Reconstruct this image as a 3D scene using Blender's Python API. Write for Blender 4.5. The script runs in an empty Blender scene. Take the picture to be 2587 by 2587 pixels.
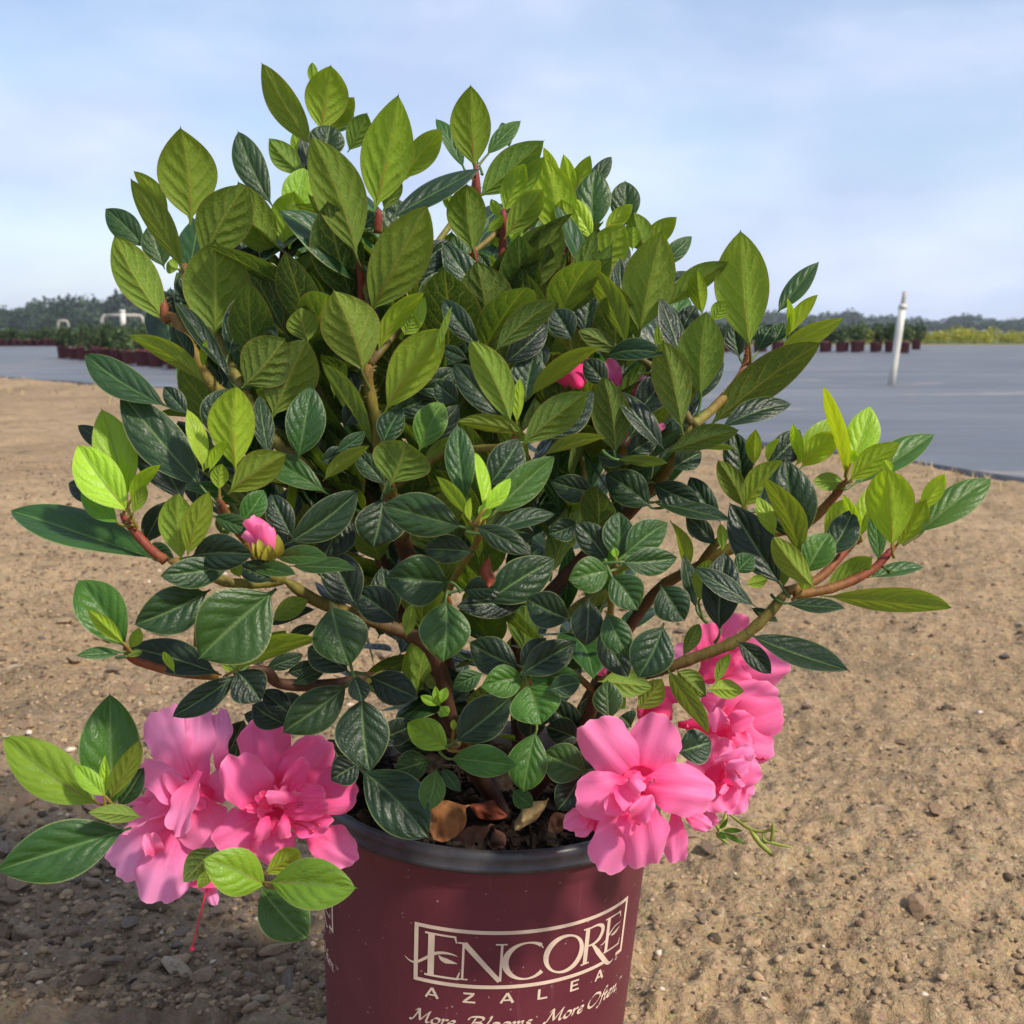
import bpy, math, random
import numpy as np
from mathutils import Vector, Matrix

random.seed(7)
RNG = np.random.default_rng(7)
sc = bpy.context.scene
col = sc.collection

# ------------------------------------------------------------------ camera
W = 2587.0                      # pixel width of the photograph the layout was measured on
FR = 1.15                       # focal length in picture widths
CAM_H = 0.48
HORIZON = 0.3235
TH = math.atan((0.5 - HORIZON) / FR)
CT, ST = math.cos(TH), math.sin(TH)
CAM = Vector((0, 0, CAM_H))
cd = bpy.data.cameras.new('camera'); cam = bpy.data.objects.new('camera', cd); col.objects.link(cam)
cd.sensor_width = 36; cd.lens = 36 * FR; cd.clip_start = 0.02; cd.clip_end = 5000
cam.location = CAM; cam.rotation_euler = (math.pi / 2 - TH, 0, 0)
cd.dof.use_dof = True; cd.dof.focus_distance = 0.62; cd.dof.aperture_fstop = 24
sc.camera = cam

# ------------------------------------------------------------------ sky, sun, exposure
SUN_EL, SUN_AZ = math.radians(45), math.radians(128)     # azimuth clockwise from +Y (view direction)
sd = Vector((math.sin(SUN_AZ) * math.cos(SUN_EL), math.cos(SUN_AZ) * math.cos(SUN_EL), math.sin(SUN_EL)))
w = bpy.data.worlds.new('World'); sc.world = w; w.use_nodes = True
nt = w.node_tree; N = nt.nodes; Lk = nt.links
for n in list(N): N.remove(n)
out = N.new('ShaderNodeOutputWorld'); bg = N.new('ShaderNodeBackground'); bg.inputs[1].default_value = 0.10
Lk.new(bg.outputs[0], out.inputs[0])
sky = N.new('ShaderNodeTexSky'); sky.sky_type = 'NISHITA'; sky.sun_disc = False
sky.sun_elevation = SUN_EL; sky.sun_rotation = SUN_AZ; sky.air_density = 1.0; sky.dust_density = 0.9; sky.ozone_density = 1.5
tc = N.new('ShaderNodeTexCoord')
mp = N.new('ShaderNodeMapping'); mp.inputs['Scale'].default_value = (1.0, 1.0, 2.4); mp.inputs['Location'].default_value = (0.7, 0.2, 0.35)
Lk.new(tc.outputs['Generated'], mp.inputs[0])
n1 = N.new('ShaderNodeTexNoise'); n1.inputs['Scale'].default_value = 3.4; n1.inputs['Detail'].default_value = 6; n1.inputs['Roughness'].default_value = 0.5; n1.inputs['Distortion'].default_value = 0.25
Lk.new(mp.outputs[0], n1.inputs[0])
r1 = N.new('ShaderNodeValToRGB'); r1.color_ramp.elements[0].position = 0.38; r1.color_ramp.elements[0].color = (0.35, 0.35, 0.35, 1)
r1.color_ramp.elements[1].position = 0.63; r1.color_ramp.elements[1].color = (0.97, 0.97, 0.97, 1)
Lk.new(n1.outputs[0], r1.inputs[0])
n2 = N.new('ShaderNodeTexNoise'); n2.inputs['Scale'].default_value = 4.5; n2.inputs['Detail'].default_value = 5
Lk.new(mp.outputs[0], n2.inputs[0])
r2 = N.new('ShaderNodeValToRGB'); r2.color_ramp.elements[0].position = 0.35; r2.color_ramp.elements[0].color = (3.3, 3.95, 5.6, 1)
r2.color_ramp.elements[1].position = 0.70; r2.color_ramp.elements[1].color = (5.0, 5.5, 6.7, 1)
Lk.new(n2.outputs[0], r2.inputs[0])
mx = N.new('ShaderNodeMixRGB'); Lk.new(r1.outputs[0], mx.inputs[0]); Lk.new(sky.outputs[0], mx.inputs[1]); Lk.new(r2.outputs[0], mx.inputs[2])
Lk.new(mx.outputs[0], bg.inputs[0])
sl = bpy.data.lights.new('sun', 'SUN'); sl.energy = 3.1; sl.angle = math.radians(5); sl.color = (1.0, 0.90, 0.76)
so = bpy.data.objects.new('sun', sl); col.objects.link(so); so.rotation_euler = sd.to_track_quat('Z', 'Y').to_euler(); so.location = (3, -2, 6)
sc.view_settings.view_transform = 'Standard'; sc.view_settings.look = 'None'; sc.view_settings.gamma = 1
sc.view_settings.exposure = 0.80

# ------------------------------------------------------------------ helpers
ZO = {'z1': (200, 100, 700), 'z2': (700, 100, 700), 'z3': (1300, 350, 900), 'z4': (0, 750, 800), 'z5': (700, 750, 700),
      'z6': (1300, 950, 1287), 'z7': (0, 1650, 1000), 'z8': (700, 1350, 800), 'zA': (150, 1350, 700), 'zD': (1100, 600, 600),
      'zB': (200, 1700, 750), 'zC': (1387, 1487, 700), 'd': (0, 0, 2587)}
def at(px, py, Y, z=None):
    """a point of the place: the direction read at a place of the photograph, at its own distance Y"""
    if z:
        ox, oy, sz = ZO[z]; px = ox + px * sz / 1932.0; py = oy + py * sz / 1932.0
    x = (px - W / 2) / (W * FR); u = -(py - W / 2) / (W * FR)
    d = Vector((x, CT + u * ST, -ST + u * CT))
    return CAM + d * (Y / d.y)

def mesh_obj(name, verts, faces, mat=None, parent=None, smooth=True, attrs=None):
    me = bpy.data.meshes.new(name)
    verts = np.asarray(verts, dtype=np.float32)
    if isinstance(faces, np.ndarray):
        me.vertices.add(len(verts)); me.vertices.foreach_set('co', verts.ravel())
        k = faces.shape[1]; nf = len(faces)
        me.loops.add(nf * k); me.loops.foreach_set('vertex_index', faces.astype(np.int32).ravel())
        me.polygons.add(nf); me.polygons.foreach_set('loop_start', np.arange(0, nf * k, k, dtype=np.int32))
        me.update(calc_edges=True)
    else:
        me.from_pydata(verts.tolist(), [], faces)
    if attrs:
        for k, v in attrs.items():
            v = np.asarray(v, dtype=np.float32)
            if v.ndim == 1:
                a = me.attributes.new(k, 'FLOAT', 'POINT'); a.data.foreach_set('value', v)
            else:
                a = me.attributes.new(k, 'FLOAT_VECTOR', 'POINT'); a.data.foreach_set('vector', v.ravel())
    if smooth: me.polygons.foreach_set('use_smooth', np.ones(len(me.polygons), dtype=bool))
    if mat: me.materials.append(mat)
    o = bpy.data.objects.new(name, me); col.objects.link(o)
    if parent: o.parent = parent
    return o
def empty(name, loc=(0, 0, 0)):
    o = bpy.data.objects.new(name, None); o.empty_display_size = 0.05; col.objects.link(o); o.location = loc; return o
def tag(o, label=None, cat=None, group=None, kind=None):
    if label: o['label'] = label
    if cat: o['category'] = cat
    if group: o['group'] = group
    if kind: o['kind'] = kind
    return o
def child_of(o, p):
    """parent without moving: meshes are built in world space, the thing's Empty stands at its base"""
    o.parent = p; o.matrix_parent_inverse = Matrix.Translation(-p.location)
def grid_faces(nu, nv):
    i = np.arange(nu - 1)[:, None] * nv + np.arange(nv - 1)[None, :]
    return np.stack([i, i + nv, i + nv + 1, i + 1], -1).reshape(-1, 4)
def catmull(P, k=6):
    P = [np.asarray(p, float) for p in P]; P = [2 * P[0] - P[1]] + P + [2 * P[-1] - P[-2]]; o = []
    for i in range(1, len(P) - 2):
        for j in range(k):
            t = j / k; a, b, c, d = P[i - 1:i + 3]
            o.append(0.5 * (2 * b + (c - a) * t + (2 * a - 5 * b + 4 * c - d) * t * t + (3 * b - a - 3 * c + d) * t ** 3))
    o.append(P[-2]); return np.array(o)
def tube(P, R, n=8, cap=True):
    P = np.asarray(P, float); R = np.broadcast_to(R, (len(P),)); T = np.gradient(P, axis=0); T /= np.linalg.norm(T, axis=1)[:, None] + 1e-12
    V = []; F = []; ref = np.array([0.31, 0.87, 0.38]); a = np.arange(n) * 2 * math.pi / n
    e = np.cross(T[0], ref); e /= np.linalg.norm(e)
    for i in range(len(P)):
        e = e - T[i] * (e @ T[i]); e /= np.linalg.norm(e); f = np.cross(T[i], e)
        V.append(P[i] + R[i] * (np.cos(a)[:, None] * e + np.sin(a)[:, None] * f))
        if i:
            b0, b1 = (i - 1) * n, i * n
            F += [(b0 + k, b0 + (k + 1) % n, b1 + (k + 1) % n, b1 + k) for k in range(n)]
    V = np.concatenate(V)
    if cap: F.append(tuple(range(n))[::-1]); F.append(tuple(range(len(V) - n, len(V))))
    return V, F
class MB:
    def __init__(s): s.v = []; s.f = []; s.n = 0; s.a = []
    def add(s, V, F, a=None):
        V = np.asarray(V, float); s.v.append(V); s.f += [tuple(int(i) + s.n for i in f) for f in F]; s.n += len(V)
        s.a.append(np.zeros(len(V)) if a is None else np.broadcast_to(a, (len(V),)))
    def box(s, c, h):
        c = np.array(c, float); q = np.array([[x, y, z] for x in (-1, 1) for y in (-1, 1) for z in (-1, 1)]) * h + c
        s.add(q, [(0, 1, 3, 2), (4, 6, 7, 5), (0, 4, 5, 1), (2, 3, 7, 6), (0, 2, 6, 4), (1, 5, 7, 3)])
    def build(s, name, mat, parent=None, smooth=True, attr=None):
        return mesh_obj(name, np.concatenate(s.v), s.f, mat, parent, smooth, {attr: np.concatenate(s.a)} if attr else None)
def hsh(ix, iy, seed):
    h = (ix.astype(np.int64) * 374761393 + iy.astype(np.int64) * 668265263 + seed * 974634777) & 0xffffffff
    h = ((h ^ (h >> 13)) * 1274126177) & 0xffffffff
    return ((h ^ (h >> 16)) & 0xffff) / 65535.0
def vnoise(x, y, seed=0):
    x = np.asarray(x, float); y = np.asarray(y, float); ix = np.floor(x); iy = np.floor(y); fx = x - ix; fy = y - iy
    fx = fx * fx * (3 - 2 * fx); fy = fy * fy * (3 - 2 * fy)
    a = hsh(ix, iy, seed); b = hsh(ix + 1, iy, seed); c = hsh(ix, iy + 1, seed); d = hsh(ix + 1, iy + 1, seed)
    return (a * (1 - fx) + b * fx) * (1 - fy) + (c * (1 - fx) + d * fx) * fy - 0.5

# ------------------------------------------------------------------ material helpers
class Mat:
    def __init__(s, name):
        s.m = bpy.data.materials.new(name); s.m.use_nodes = True; s.t = s.m.node_tree; s.N = s.t.nodes; s.L = s.t.links
        for n in list(s.N): s.N.remove(n)
        s.out = s.N.new('ShaderNodeOutputMaterial')
    def n(s, typ, **kw):
        nd = s.N.new('ShaderNode' + typ)
        for k, v in kw.items():
            if hasattr(nd, k): setattr(nd, k, v)
            else: nd.inputs[k].default_value = v
        return nd
    def set(s, sock, v):
        if hasattr(v, 'is_output') or isinstance(v, bpy.types.NodeSocket): s.L.new(v, sock)
        else: sock.default_value = v
    def math(s, op, a, b=0.0, clamp=False):
        nd = s.N.new('ShaderNodeMath'); nd.operation = op; nd.use_clamp = clamp; s.set(nd.inputs[0], a); s.set(nd.inputs[1], b); return nd.outputs[0]
    def mix(s, f, a, b, bl='MIX'):
        nd = s.N.new('ShaderNodeMixRGB'); nd.blend_type = bl; s.set(nd.inputs[0], f); s.set(nd.inputs[1], a); s.set(nd.inputs[2], b); return nd.outputs[0]
    def ramp(s, f, stops, interp='LINEAR'):
        nd = s.N.new('ShaderNodeValToRGB'); cr = nd.color_ramp; cr.interpolation = interp
        while len(cr.elements) < len(stops): cr.elements.new(0.5)
        for e, (p, c) in zip(cr.elements, stops): e.position = p; e.color = (c if len(c) == 4 else (*c, 1)) if not isinstance(c, (int, float)) else (c, c, c, 1)
        s.L.new(f, nd.inputs[0]); return nd.outputs[0]
    def noise(s, scale, detail=4, rough=0.55, vec=None, dist=0.0):
        nd = s.n('TexNoise'); nd.inputs['Scale'].default_value = scale; nd.inputs['Detail'].default_value = detail
        nd.inputs['Roughness'].default_value = rough; nd.inputs['Distortion'].default_value = dist
        if vec is not None: s.L.new(vec, nd.inputs['Vector'])
        return nd.outputs[0]
    def smooth(s, v, a, b):
        nd = s.N.new('ShaderNodeMapRange'); nd.interpolation_type = 'SMOOTHSTEP'; s.set(nd.inputs['Value'], v)
        nd.inputs['From Min'].default_value = a; nd.inputs['From Max'].default_value = b; return nd.outputs[0]
    def bump(s, h, strength=0.3, dist=0.01, normal=None):
        nd = s.n('Bump'); nd.inputs['Strength'].default_value = strength; nd.inputs['Distance'].default_value = dist; s.L.new(h, nd.inputs['Height'])
        if normal is not None: s.L.new(normal, nd.inputs['Normal'])
        return nd.outputs[0]
    def bsdf(s, color, rough=0.6, normal=None, spec=0.5, **kw):
        nd = s.n('BsdfPrincipled'); s.set(nd.inputs['Base Color'], color if not isinstance(color, tuple) else (*color, 1)[:4]); s.set(nd.inputs['Roughness'], rough)
        s.set(nd.inputs['Specular IOR Level'], spec)
        if normal is not None: s.L.new(normal, nd.inputs['Normal'])
        for k, v in kw.items(): s.set(nd.inputs[k.replace('_', ' ')], v)
        return nd.outputs[0]
    def done(s, sh): s.L.new(sh, s.out.inputs[0]); return s.m

def simple(name, c, rough=0.7, spec=0.4, var=0.15, scale=40, bump=0.0, bs=200):
    m = Mat(name); g = m.n('TexCoord').outputs['Object']
    f = m.noise(scale, 4, vec=g); a = tuple(x * (1 - var) for x in c); b = tuple(min(1, x * (1 + var)) for x in c)
    cc = m.ramp(f, [(0.3, a), (0.7, b)]); nm = m.bump(m.noise(bs, 3, vec=g), bump, 0.001) if bump else None
    return m.done(m.bsdf(cc, rough, nm, spec))

# --- azalea leaf: attribute lv = (u across -1..1, t along 0..1, tone 0..1)
def leaf_material():
    m = Mat('azalea_leaf'); at_ = m.n('Attribute', attribute_name='lv'); sp = m.n('SeparateXYZ'); m.L.new(at_.outputs['Vector'], sp.inputs[0])
    u, t, tone = sp.outputs; au = m.math('ABSOLUTE', u); info = m.n('ObjectInfo'); rnd = info.outputs['Random']
    geo = m.n('NewGeometry'); back = geo.outputs['Backfacing']
    sgn = m.math('MULTIPLY', m.math('GREATER_THAN', u, 0.0), 0.47)
    s_ = m.math('SUBTRACT', t, m.math('MULTIPLY', m.math('POWER', au, 1.25), 0.36))
    wob = m.math('MULTIPLY', m.math('SUBTRACT', m.noise(5.0, 2, vec=at_.outputs['Vector']), 0.5), 0.10)
    ph = m.math('ADD', m.math('MULTIPLY', m.math('ADD', s_, wob), 5.5), sgn)
    fr = m.math('ABSOLUTE', m.math('SUBTRACT', m.math('FRACT', ph), 0.5))          # 0 on the vein
    vein2 = m.math('SUBTRACT', 1.0, m.smooth(fr, 0.0, 0.085))
    vein2 = m.math('MULTIPLY', vein2, m.math('SUBTRACT', 1.0, m.smooth(au, 0.55, 0.95)))
    mid = m.math('SUBTRACT', 1.0, m.smooth(au, 0.015, 0.075))
    vo = m.n('TexVoronoi', feature='DISTANCE_TO_EDGE'); cmb = m.n('CombineXYZ'); m.set(cmb.inputs[0], m.math('MULTIPLY', u, 0.42)); m.set(cmb.inputs[1], t); m.set(cmb.inputs[2], m.math('MULTIPLY', rnd, 9.0))
    m.L.new(cmb.outputs[0], vo.inputs['Vector']); vo.inputs['Scale'].default_value = 17
    ret = m.math('SUBTRACT', 1.0, m.smooth(vo.outputs['Distance'], 0.0, 0.09))
    veins = m.math('MAXIMUM', m.math('MAXIMUM', m.math('MULTIPLY', vein2, 0.9), mid), m.math('MULTIPLY', ret, 0.22))
    blot = m.noise(3.5, 3, vec=cmb.outputs[0])
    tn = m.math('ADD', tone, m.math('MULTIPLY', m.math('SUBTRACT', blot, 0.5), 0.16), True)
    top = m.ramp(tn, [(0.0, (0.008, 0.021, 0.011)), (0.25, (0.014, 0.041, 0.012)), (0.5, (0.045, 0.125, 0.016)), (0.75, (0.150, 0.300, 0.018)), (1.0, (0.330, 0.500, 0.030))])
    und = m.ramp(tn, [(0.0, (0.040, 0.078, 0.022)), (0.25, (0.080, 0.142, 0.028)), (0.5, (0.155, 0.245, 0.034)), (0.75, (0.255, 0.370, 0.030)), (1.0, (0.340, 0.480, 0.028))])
    topv = m.mix(m.math('MULTIPLY', mid, 0.55), top, (0.13, 0.22, 0.06, 1)); topv = m.mix(m.math('MULTIPLY', vein2, 0.10), topv, (0.12, 0.2, 0.06, 1))
    undv = m.mix(m.math('MULTIPLY', m.math('MAXIMUM', veins, m.math('MULTIPLY', ret, 0.5)), 0.48), und, (0.36, 0.38, 0.075, 1))
    red = m.math('MULTIPLY', m.math('MULTIPLY', mid, m.math('SUBTRACT', 1.0, m.smooth(t, 0.1, 0.55))), m.smooth(tone, 0.35, 0.7))
    undv = m.mix(m.math('MULTIPLY', red, 0.75), undv, (0.38, 0.075, 0.035, 1)); topv = m.mix(m.math('MULTIPLY', red, 0.5), topv, (0.30, 0.07, 0.03, 1))
    edge = m.math('MULTIPLY', m.smooth(au, 0.93, 1.0), 0.6); tip = m.math('MULTIPLY', m.smooth(t, 0.975, 1.0), 0.7)
    undv = m.mix(m.math('MAXIMUM', edge, tip), undv, (0.30, 0.19, 0.06, 1)); topv = m.mix(edge, topv, (0.27, 0.31, 0.12, 1))
    spot = m.math('GREATER_THAN', m.noise(60, 1, vec=cmb.outputs[0]), 0.755); topv = m.mix(m.math('MULTIPLY', spot, 0.5), topv, (0.16, 0.11, 0.05, 1))
    vvar = m.math('ADD', 0.78, m.math('MULTIPLY', rnd, 0.44))
    colr = m.mix(back, topv, undv); hs = m.n('HueSaturation'); m.L.new(colr, hs.inputs['Color']); m.L.new(vvar, hs.inputs['Value'])
    m.set(hs.inputs['Hue'], m.math('ADD', 0.49, m.math('MULTIPLY', m.math('FRACT', m.math('MULTIPLY', rnd, 7.31)), 0.02))); colr = hs.outputs[0]
    # relief: veins sunk on the upper face, raised below (the same sheet of leaf)
    bul = m.math('MULTIPLY', m.math('MULTIPLY', m.smooth(fr, 0.0, 0.42), m.smooth(au, 0.0, 0.25)), m.math('SUBTRACT', 1.0, m.smooth(au, 0.6, 1.0))); cell = m.smooth(vo.outputs['Distance'], 0.0, 0.30); hgt = m.math('ADD', bul, m.math('MULTIPLY', cell, 0.20)); nm = m.bump(hgt, 0.42, 0.0010)
    rough = m.mix(back, (0.41, 0.41, 0.41, 1), (0.62, 0.62, 0.62, 1)); rough = m.mix(m.math('MULTIPLY', tone, 0.35), rough, (0.55, 0.55, 0.55, 1))
    spec = m.mix(back, (0.42, 0.42, 0.42, 1), (0.25, 0.25, 0.25, 1))
    pb = m.bsdf(colr, rough, nm, spec, Sheen_Weight=0.02, Sheen_Roughness=0.4)
    tr = m.n('BsdfTranslucent'); tcol = m.mix(1.0, colr, (1.9, 1.85, 0.55, 1), 'MULTIPLY'); m.L.new(tcol, tr.inputs[0]); m.L.new(nm, tr.inputs[1])
    ms = m.n('MixShader'); m.set(ms.inputs[0], m.math('ADD', 0.17, m.math('MULTIPLY', tone, 0.20))); m.L.new(pb, ms.inputs[1]); m.L.new(tr.outputs[0], ms.inputs[2])
    return m.done(ms.outputs[0])
M_LEAF = leaf_material()

def petal_material():
    m = Mat('azalea_petal'); at_ = m.n('Attribute', attribute_name='lv'); sp = m.n('SeparateXYZ'); m.L.new(at_.outputs['Vector'], sp.inputs[0])
    u, t, tone = sp.outputs; rnd = m.n('ObjectInfo').outputs['Random']
    cmb = m.n('CombineXYZ'); m.set(cmb.inputs[0], u); m.set(cmb.inputs[1], m.math('MULTIPLY', t, 0.5)); m.set(cmb.inputs[2], m.math('MULTIPLY', rnd, 13.0))
    base = m.ramp(tone, [(0.0, (0.90, 0.030, 0.170)), (0.35, (0.95, 0.100, 0.340)), (0.7, (0.96, 0.230, 0.500)), (1.0, (0.84, 0.330, 0.640))])
    deep = m.math('MULTIPLY', m.math('SUBTRACT', 1.0, m.smooth(t, 0.05, 0.75)), 0.75)
    c = m.mix(deep, base, (0.92, 0.020, 0.210, 1))
    streak = m.noise(16, 3, vec=cmb.outputs[0]); st_ = m.n('Mapping'); 
    cm2 = m.n('CombineXYZ'); m.set(cm2.inputs[0], m.math('MULTIPLY', u, 7.0)); m.set(cm2.inputs[1], m.math('MULTIPLY', t, 1.2)); m.set(cm2.inputs[2], m.math('MULTIPLY', rnd, 13.0))
    fan = m.noise(1.6, 4, vec=cm2.outputs[0])
    c = m.mix(m.math('MULTIPLY', m.smooth(fan, 0.40, 0.75), 0.22), c, (0.92, 0.36, 0.56, 1))
    vo = m.n('TexVoronoi'); m.L.new(cmb.outputs[0], vo.inputs['Vector']); vo.inputs['Scale'].default_value = 22
    fl = m.math('MULTIPLY', m.math('SUBTRACT', 1.0, m.smooth(vo.outputs['Distance'], 0.12, 0.30)), m.math('MULTIPLY', m.smooth(t, 0.22, 0.35), m.math('SUBTRACT', 1.0, m.smooth(t, 0.5, 0.75))))
    fl = m.math('MULTIPLY', fl, m.math('SUBTRACT', 1.0, m.smooth(m.math('ABSOLUTE', u), 0.35, 0.75)))
    c = m.mix(m.math('MULTIPLY', m.math('MULTIPLY', fl, 0.55), m.math('GREATER_THAN', rnd, 0.55)), c, (0.62, 0.02, 0.16, 1))
    edge = m.math('MULTIPLY', m.smooth(t, 0.93, 1.0), 0.30); c = m.mix(edge, c, (0.96, 0.44, 0.60, 1))
    nm = m.bump(fan, 0.20, 0.0010)
    pb = m.bsdf(c, 0.55, nm, 0.3, Sheen_Weight=0.25, Sheen_Roughness=0.5)
    tr = m.n('BsdfTranslucent'); m.L.new(c, tr.inputs[0]); m.L.new(nm, tr.inputs[1])
    ms = m.n('MixShader'); ms.inputs[0].default_value = 0.42; m.L.new(pb, ms.inputs[1]); m.L.new(tr.outputs[0], ms.inputs[2])
    return m.done(ms.outputs[0])
M_PETAL = petal_material()

def stem_material():
    m = Mat('azalea_bark'); a = m.n('Attribute', attribute_name='age'); g = m.n('TexCoord').outputs['Object']
    mpn = m.n('Mapping'); m.L.new(g, mpn.inputs[0]); mpn.inputs['Scale'].default_value = (1, 1, 0.25)
    f = m.noise(420, 4, 0.6, vec=mpn.outputs[0]); f2 = m.noise(60, 3, vec=g)
    ag = m.math('ADD', a.outputs['Fac'], m.math('MULTIPLY', m.math('SUBTRACT', f2, 0.5), 0.16), True)
    c = m.ramp(ag, [(0.0, (0.045, 0.020, 0.012)), (0.3, (0.085, 0.038, 0.020)), (0.45, (0.13, 0.10, 0.020)), (0.62, (0.17, 0.16, 0.025)), (0.8, (0.20, 0.10, 0.02)), (1.0, (0.22, 0.022, 0.020))])
    c = m.mix(m.math('MULTIPLY', m.smooth(f, 0.4, 0.65), 0.35), c, (0.03, 0.014, 0.010, 1))
    return m.done(m.bsdf(c, 0.6, m.bump(f, 0.5, 0.0008), 0.35))
M_STEM = stem_material()
M_HAIR = simple('stem_hair', (0.42, 0.34, 0.14), 0.5, 0.4)
M_PISTIL = simple('pistil_pink', (0.55, 0.03, 0.08), 0.45, 0.5)
M_CALYX = simple('calyx_green', (0.22, 0.19, 0.02), 0.5, 0.4, 0.3, 150)
M_DEAD = {k: simple('dead_leaf_' + k, c, 0.7, 0.25, 0.45, 60, 0.5, 300) for k, c in (('tan', (0.20, 0.085, 0.030)), ('red', (0.17, 0.040, 0.018)), ('straw', (0.30, 0.22, 0.10)), ('brown', (0.075, 0.032, 0.018)))}
# ================================================================== the setting
def fabric_y(x):        # near edge of the weed cloth
    return np.interp(x, [-60, -14, -5.3, -2.5, 0.0, 1.41, 1.62, 2.6, 60], [60, 19, 12.2, 9.5, 6.2, 4.42, 3.62, 2.6, -55])

def dirt_material():
    m = Mat('packed_dirt'); g = m.n('NewGeometry').outputs['Position']
    big = m.noise(1.1, 5, 0.6, vec=g); med = m.noise(9, 5, 0.65, vec=g, dist=0.4); fine = m.noise(70, 5, 0.7, vec=g); grit = m.noise(330, 3, 0.7, vec=g)
    c = m.ramp(big, [(0.30, (0.225, 0.155, 0.085)), (0.50, (0.315, 0.218, 0.122)), (0.70, (0.420, 0.300, 0.172))])
    c = m.mix(m.math('MULTIPLY', m.smooth(med, 0.50, 0.74), 0.75), c, (0.120, 0.092, 0.052, 1))
    c = m.mix(m.math('MULTIPLY', m.smooth(med, 0.46, 0.26), 0.5), c, (0.46, 0.33, 0.20, 1))
    c = m.mix(m.math('MULTIPLY', m.smooth(fine, 0.50, 0.72), 0.80), c, (0.075, 0.055, 0.034, 1))
    c = m.mix(m.math('MULTIPLY', m.smooth(grit, 0.58, 0.74), 0.40), c, (0.60, 0.47, 0.32, 1))
    fk = m.noise(130, 4, 0.75, vec=g); c = m.mix(m.math('MULTIPLY', m.smooth(fk, 0.55, 0.66), 0.75), c, (0.50, 0.375, 0.235, 1)); c = m.mix(m.math('MULTIPLY', m.smooth(fk, 0.44, 0.34), 0.70), c, (0.085, 0.064, 0.040, 1))
    # coarse grey-brown gravelly ground on the left, as laid there
    sx = m.n('SeparateXYZ'); m.L.new(g, sx.inputs[0])
    gl = m.math('MULTIPLY', m.smooth(sx.outputs[0], 0.06, -0.20), m.smooth(sx.outputs[1], 1.75, 1.05))
    gl = m.math('MULTIPLY', gl, m.smooth(m.noise(4, 3, vec=g), 0.25, 0.55))
    c = m.mix(m.math('MULTIPLY', gl, 0.72), c, m.ramp(fine, [(0.3, (0.125, 0.092, 0.062)), (0.7, (0.29, 0.215, 0.145))]))
    c = m.mix(m.smooth(sx.outputs[1], 41, 50), c, m.ramp(big, [(0.3, (0.055, 0.085, 0.030)), (0.7, (0.12, 0.15, 0.05))]))      # the field beyond the cloth is grown over
    vo = m.n('TexVoronoi'); m.L.new(g, vo.inputs['Vector']); vo.inputs['Scale'].default_value = 150; vo.inputs['Randomness'].default_value = 1
    peb = m.math('SUBTRACT', 1.0, m.smooth(vo.outputs['Distance'], 0.15, 0.62))
    c = m.mix(m.math('MULTIPLY', peb, 0.18), c, vo.outputs['Color'], 'SOFT_LIGHT')
    h = m.math('ADD', m.math('MULTIPLY', fine, 1.0), m.math('MULTIPLY', grit, 0.5)); nm = m.bump(h, 0.8, 0.008); nm = m.bump(peb, 0.35, 0.003, nm)
    return m.done(m.bsdf(c, 0.9, nm, 0.2))
M_DIRT = dirt_material()

def ground_z(x, y):
    f = np.clip((16 - y) / 4, 0, 1)
    z = 0.020 * vnoise(x / .55, y / .55, 1) + 0.014 * vnoise(x / .16, y / .16, 2) + 0.011 * vnoise(x / .055, y / .04, 3)
    r = vnoise(x / .022, y / .022, 4); z = z + 0.0085 * (.5 - np.abs(r) * 2) + 0.0060 * vnoise(x / .0105, y / .0105, 5) + 0.0030 * vnoise(x / .005, y / .005, 6)
    return z * f
nr, na = 640, 640
rr = np.exp(np.linspace(math.log(.28), math.log(18), nr)); aa = np.radians(np.linspace(-52, 52, na))
GX = rr[:, None] * np.sin(aa)[None, :]; GY = rr[:, None] * np.cos(aa)[None, :] * 1.0
GZ = ground_z(GX, GY)
pot_d = np.hypot(GX + .02, GY - .655); GZ = GZ * np.clip((pot_d - .07) / .10, 0, 1) - .002
cov = np.clip((GY - fabric_y(GX)) / .25, 0, 1); GZ = GZ * (1 - .5 * cov) - .012 * cov
bank = np.exp(-((GY - fabric_y(GX) + .30 + .03 * GY) / (.12 + .03 * GY)) ** 2); GZ += bank * (.012 + .004 * GY) * (0.6 + vnoise(GX / .5, GY / .5, 9))
# the sheet runs on, coarse, to the horizon on every side
edge = np.zeros_like(GZ); edge[-1, :] = 1; edge[0, :] = 1; edge[:, 0] = 1; edge[:, -1] = 1
GZ = np.where(edge > 0, -0.045, GZ)
V = np.stack([GX, GY, GZ], -1).reshape(-1, 3)
dirt = mesh_obj('dirt_yard', V, grid_faces(nr, na)[:, ::-1], M_DIRT); tag(dirt, kind='structure')
R_ = [0, 5, 12, 25, 50, 100, 200, 400, 900, 2500]; V = [(0, 20, -.03)]; F = []
for r in R_[1:]: V += [(r * math.cos(k * math.pi / 24), 20 + r * math.sin(k * math.pi / 24), -.03) for k in range(48)]
F += [(0, 1 + k, 1 + (k + 1) % 48) for k in range(48)]
for i in range(len(R_) - 2): F += [(1 + i * 48 + k, 1 + i * 48 + 48 + k, 1 + i * 48 + 48 + (k + 1) % 48, 1 + i * 48 + (k + 1) % 48) for k in range(48)]
ground = mesh_obj('ground', np.array(V, float), F, M_DIRT, smooth=False); tag(ground, kind='structure')

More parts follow.
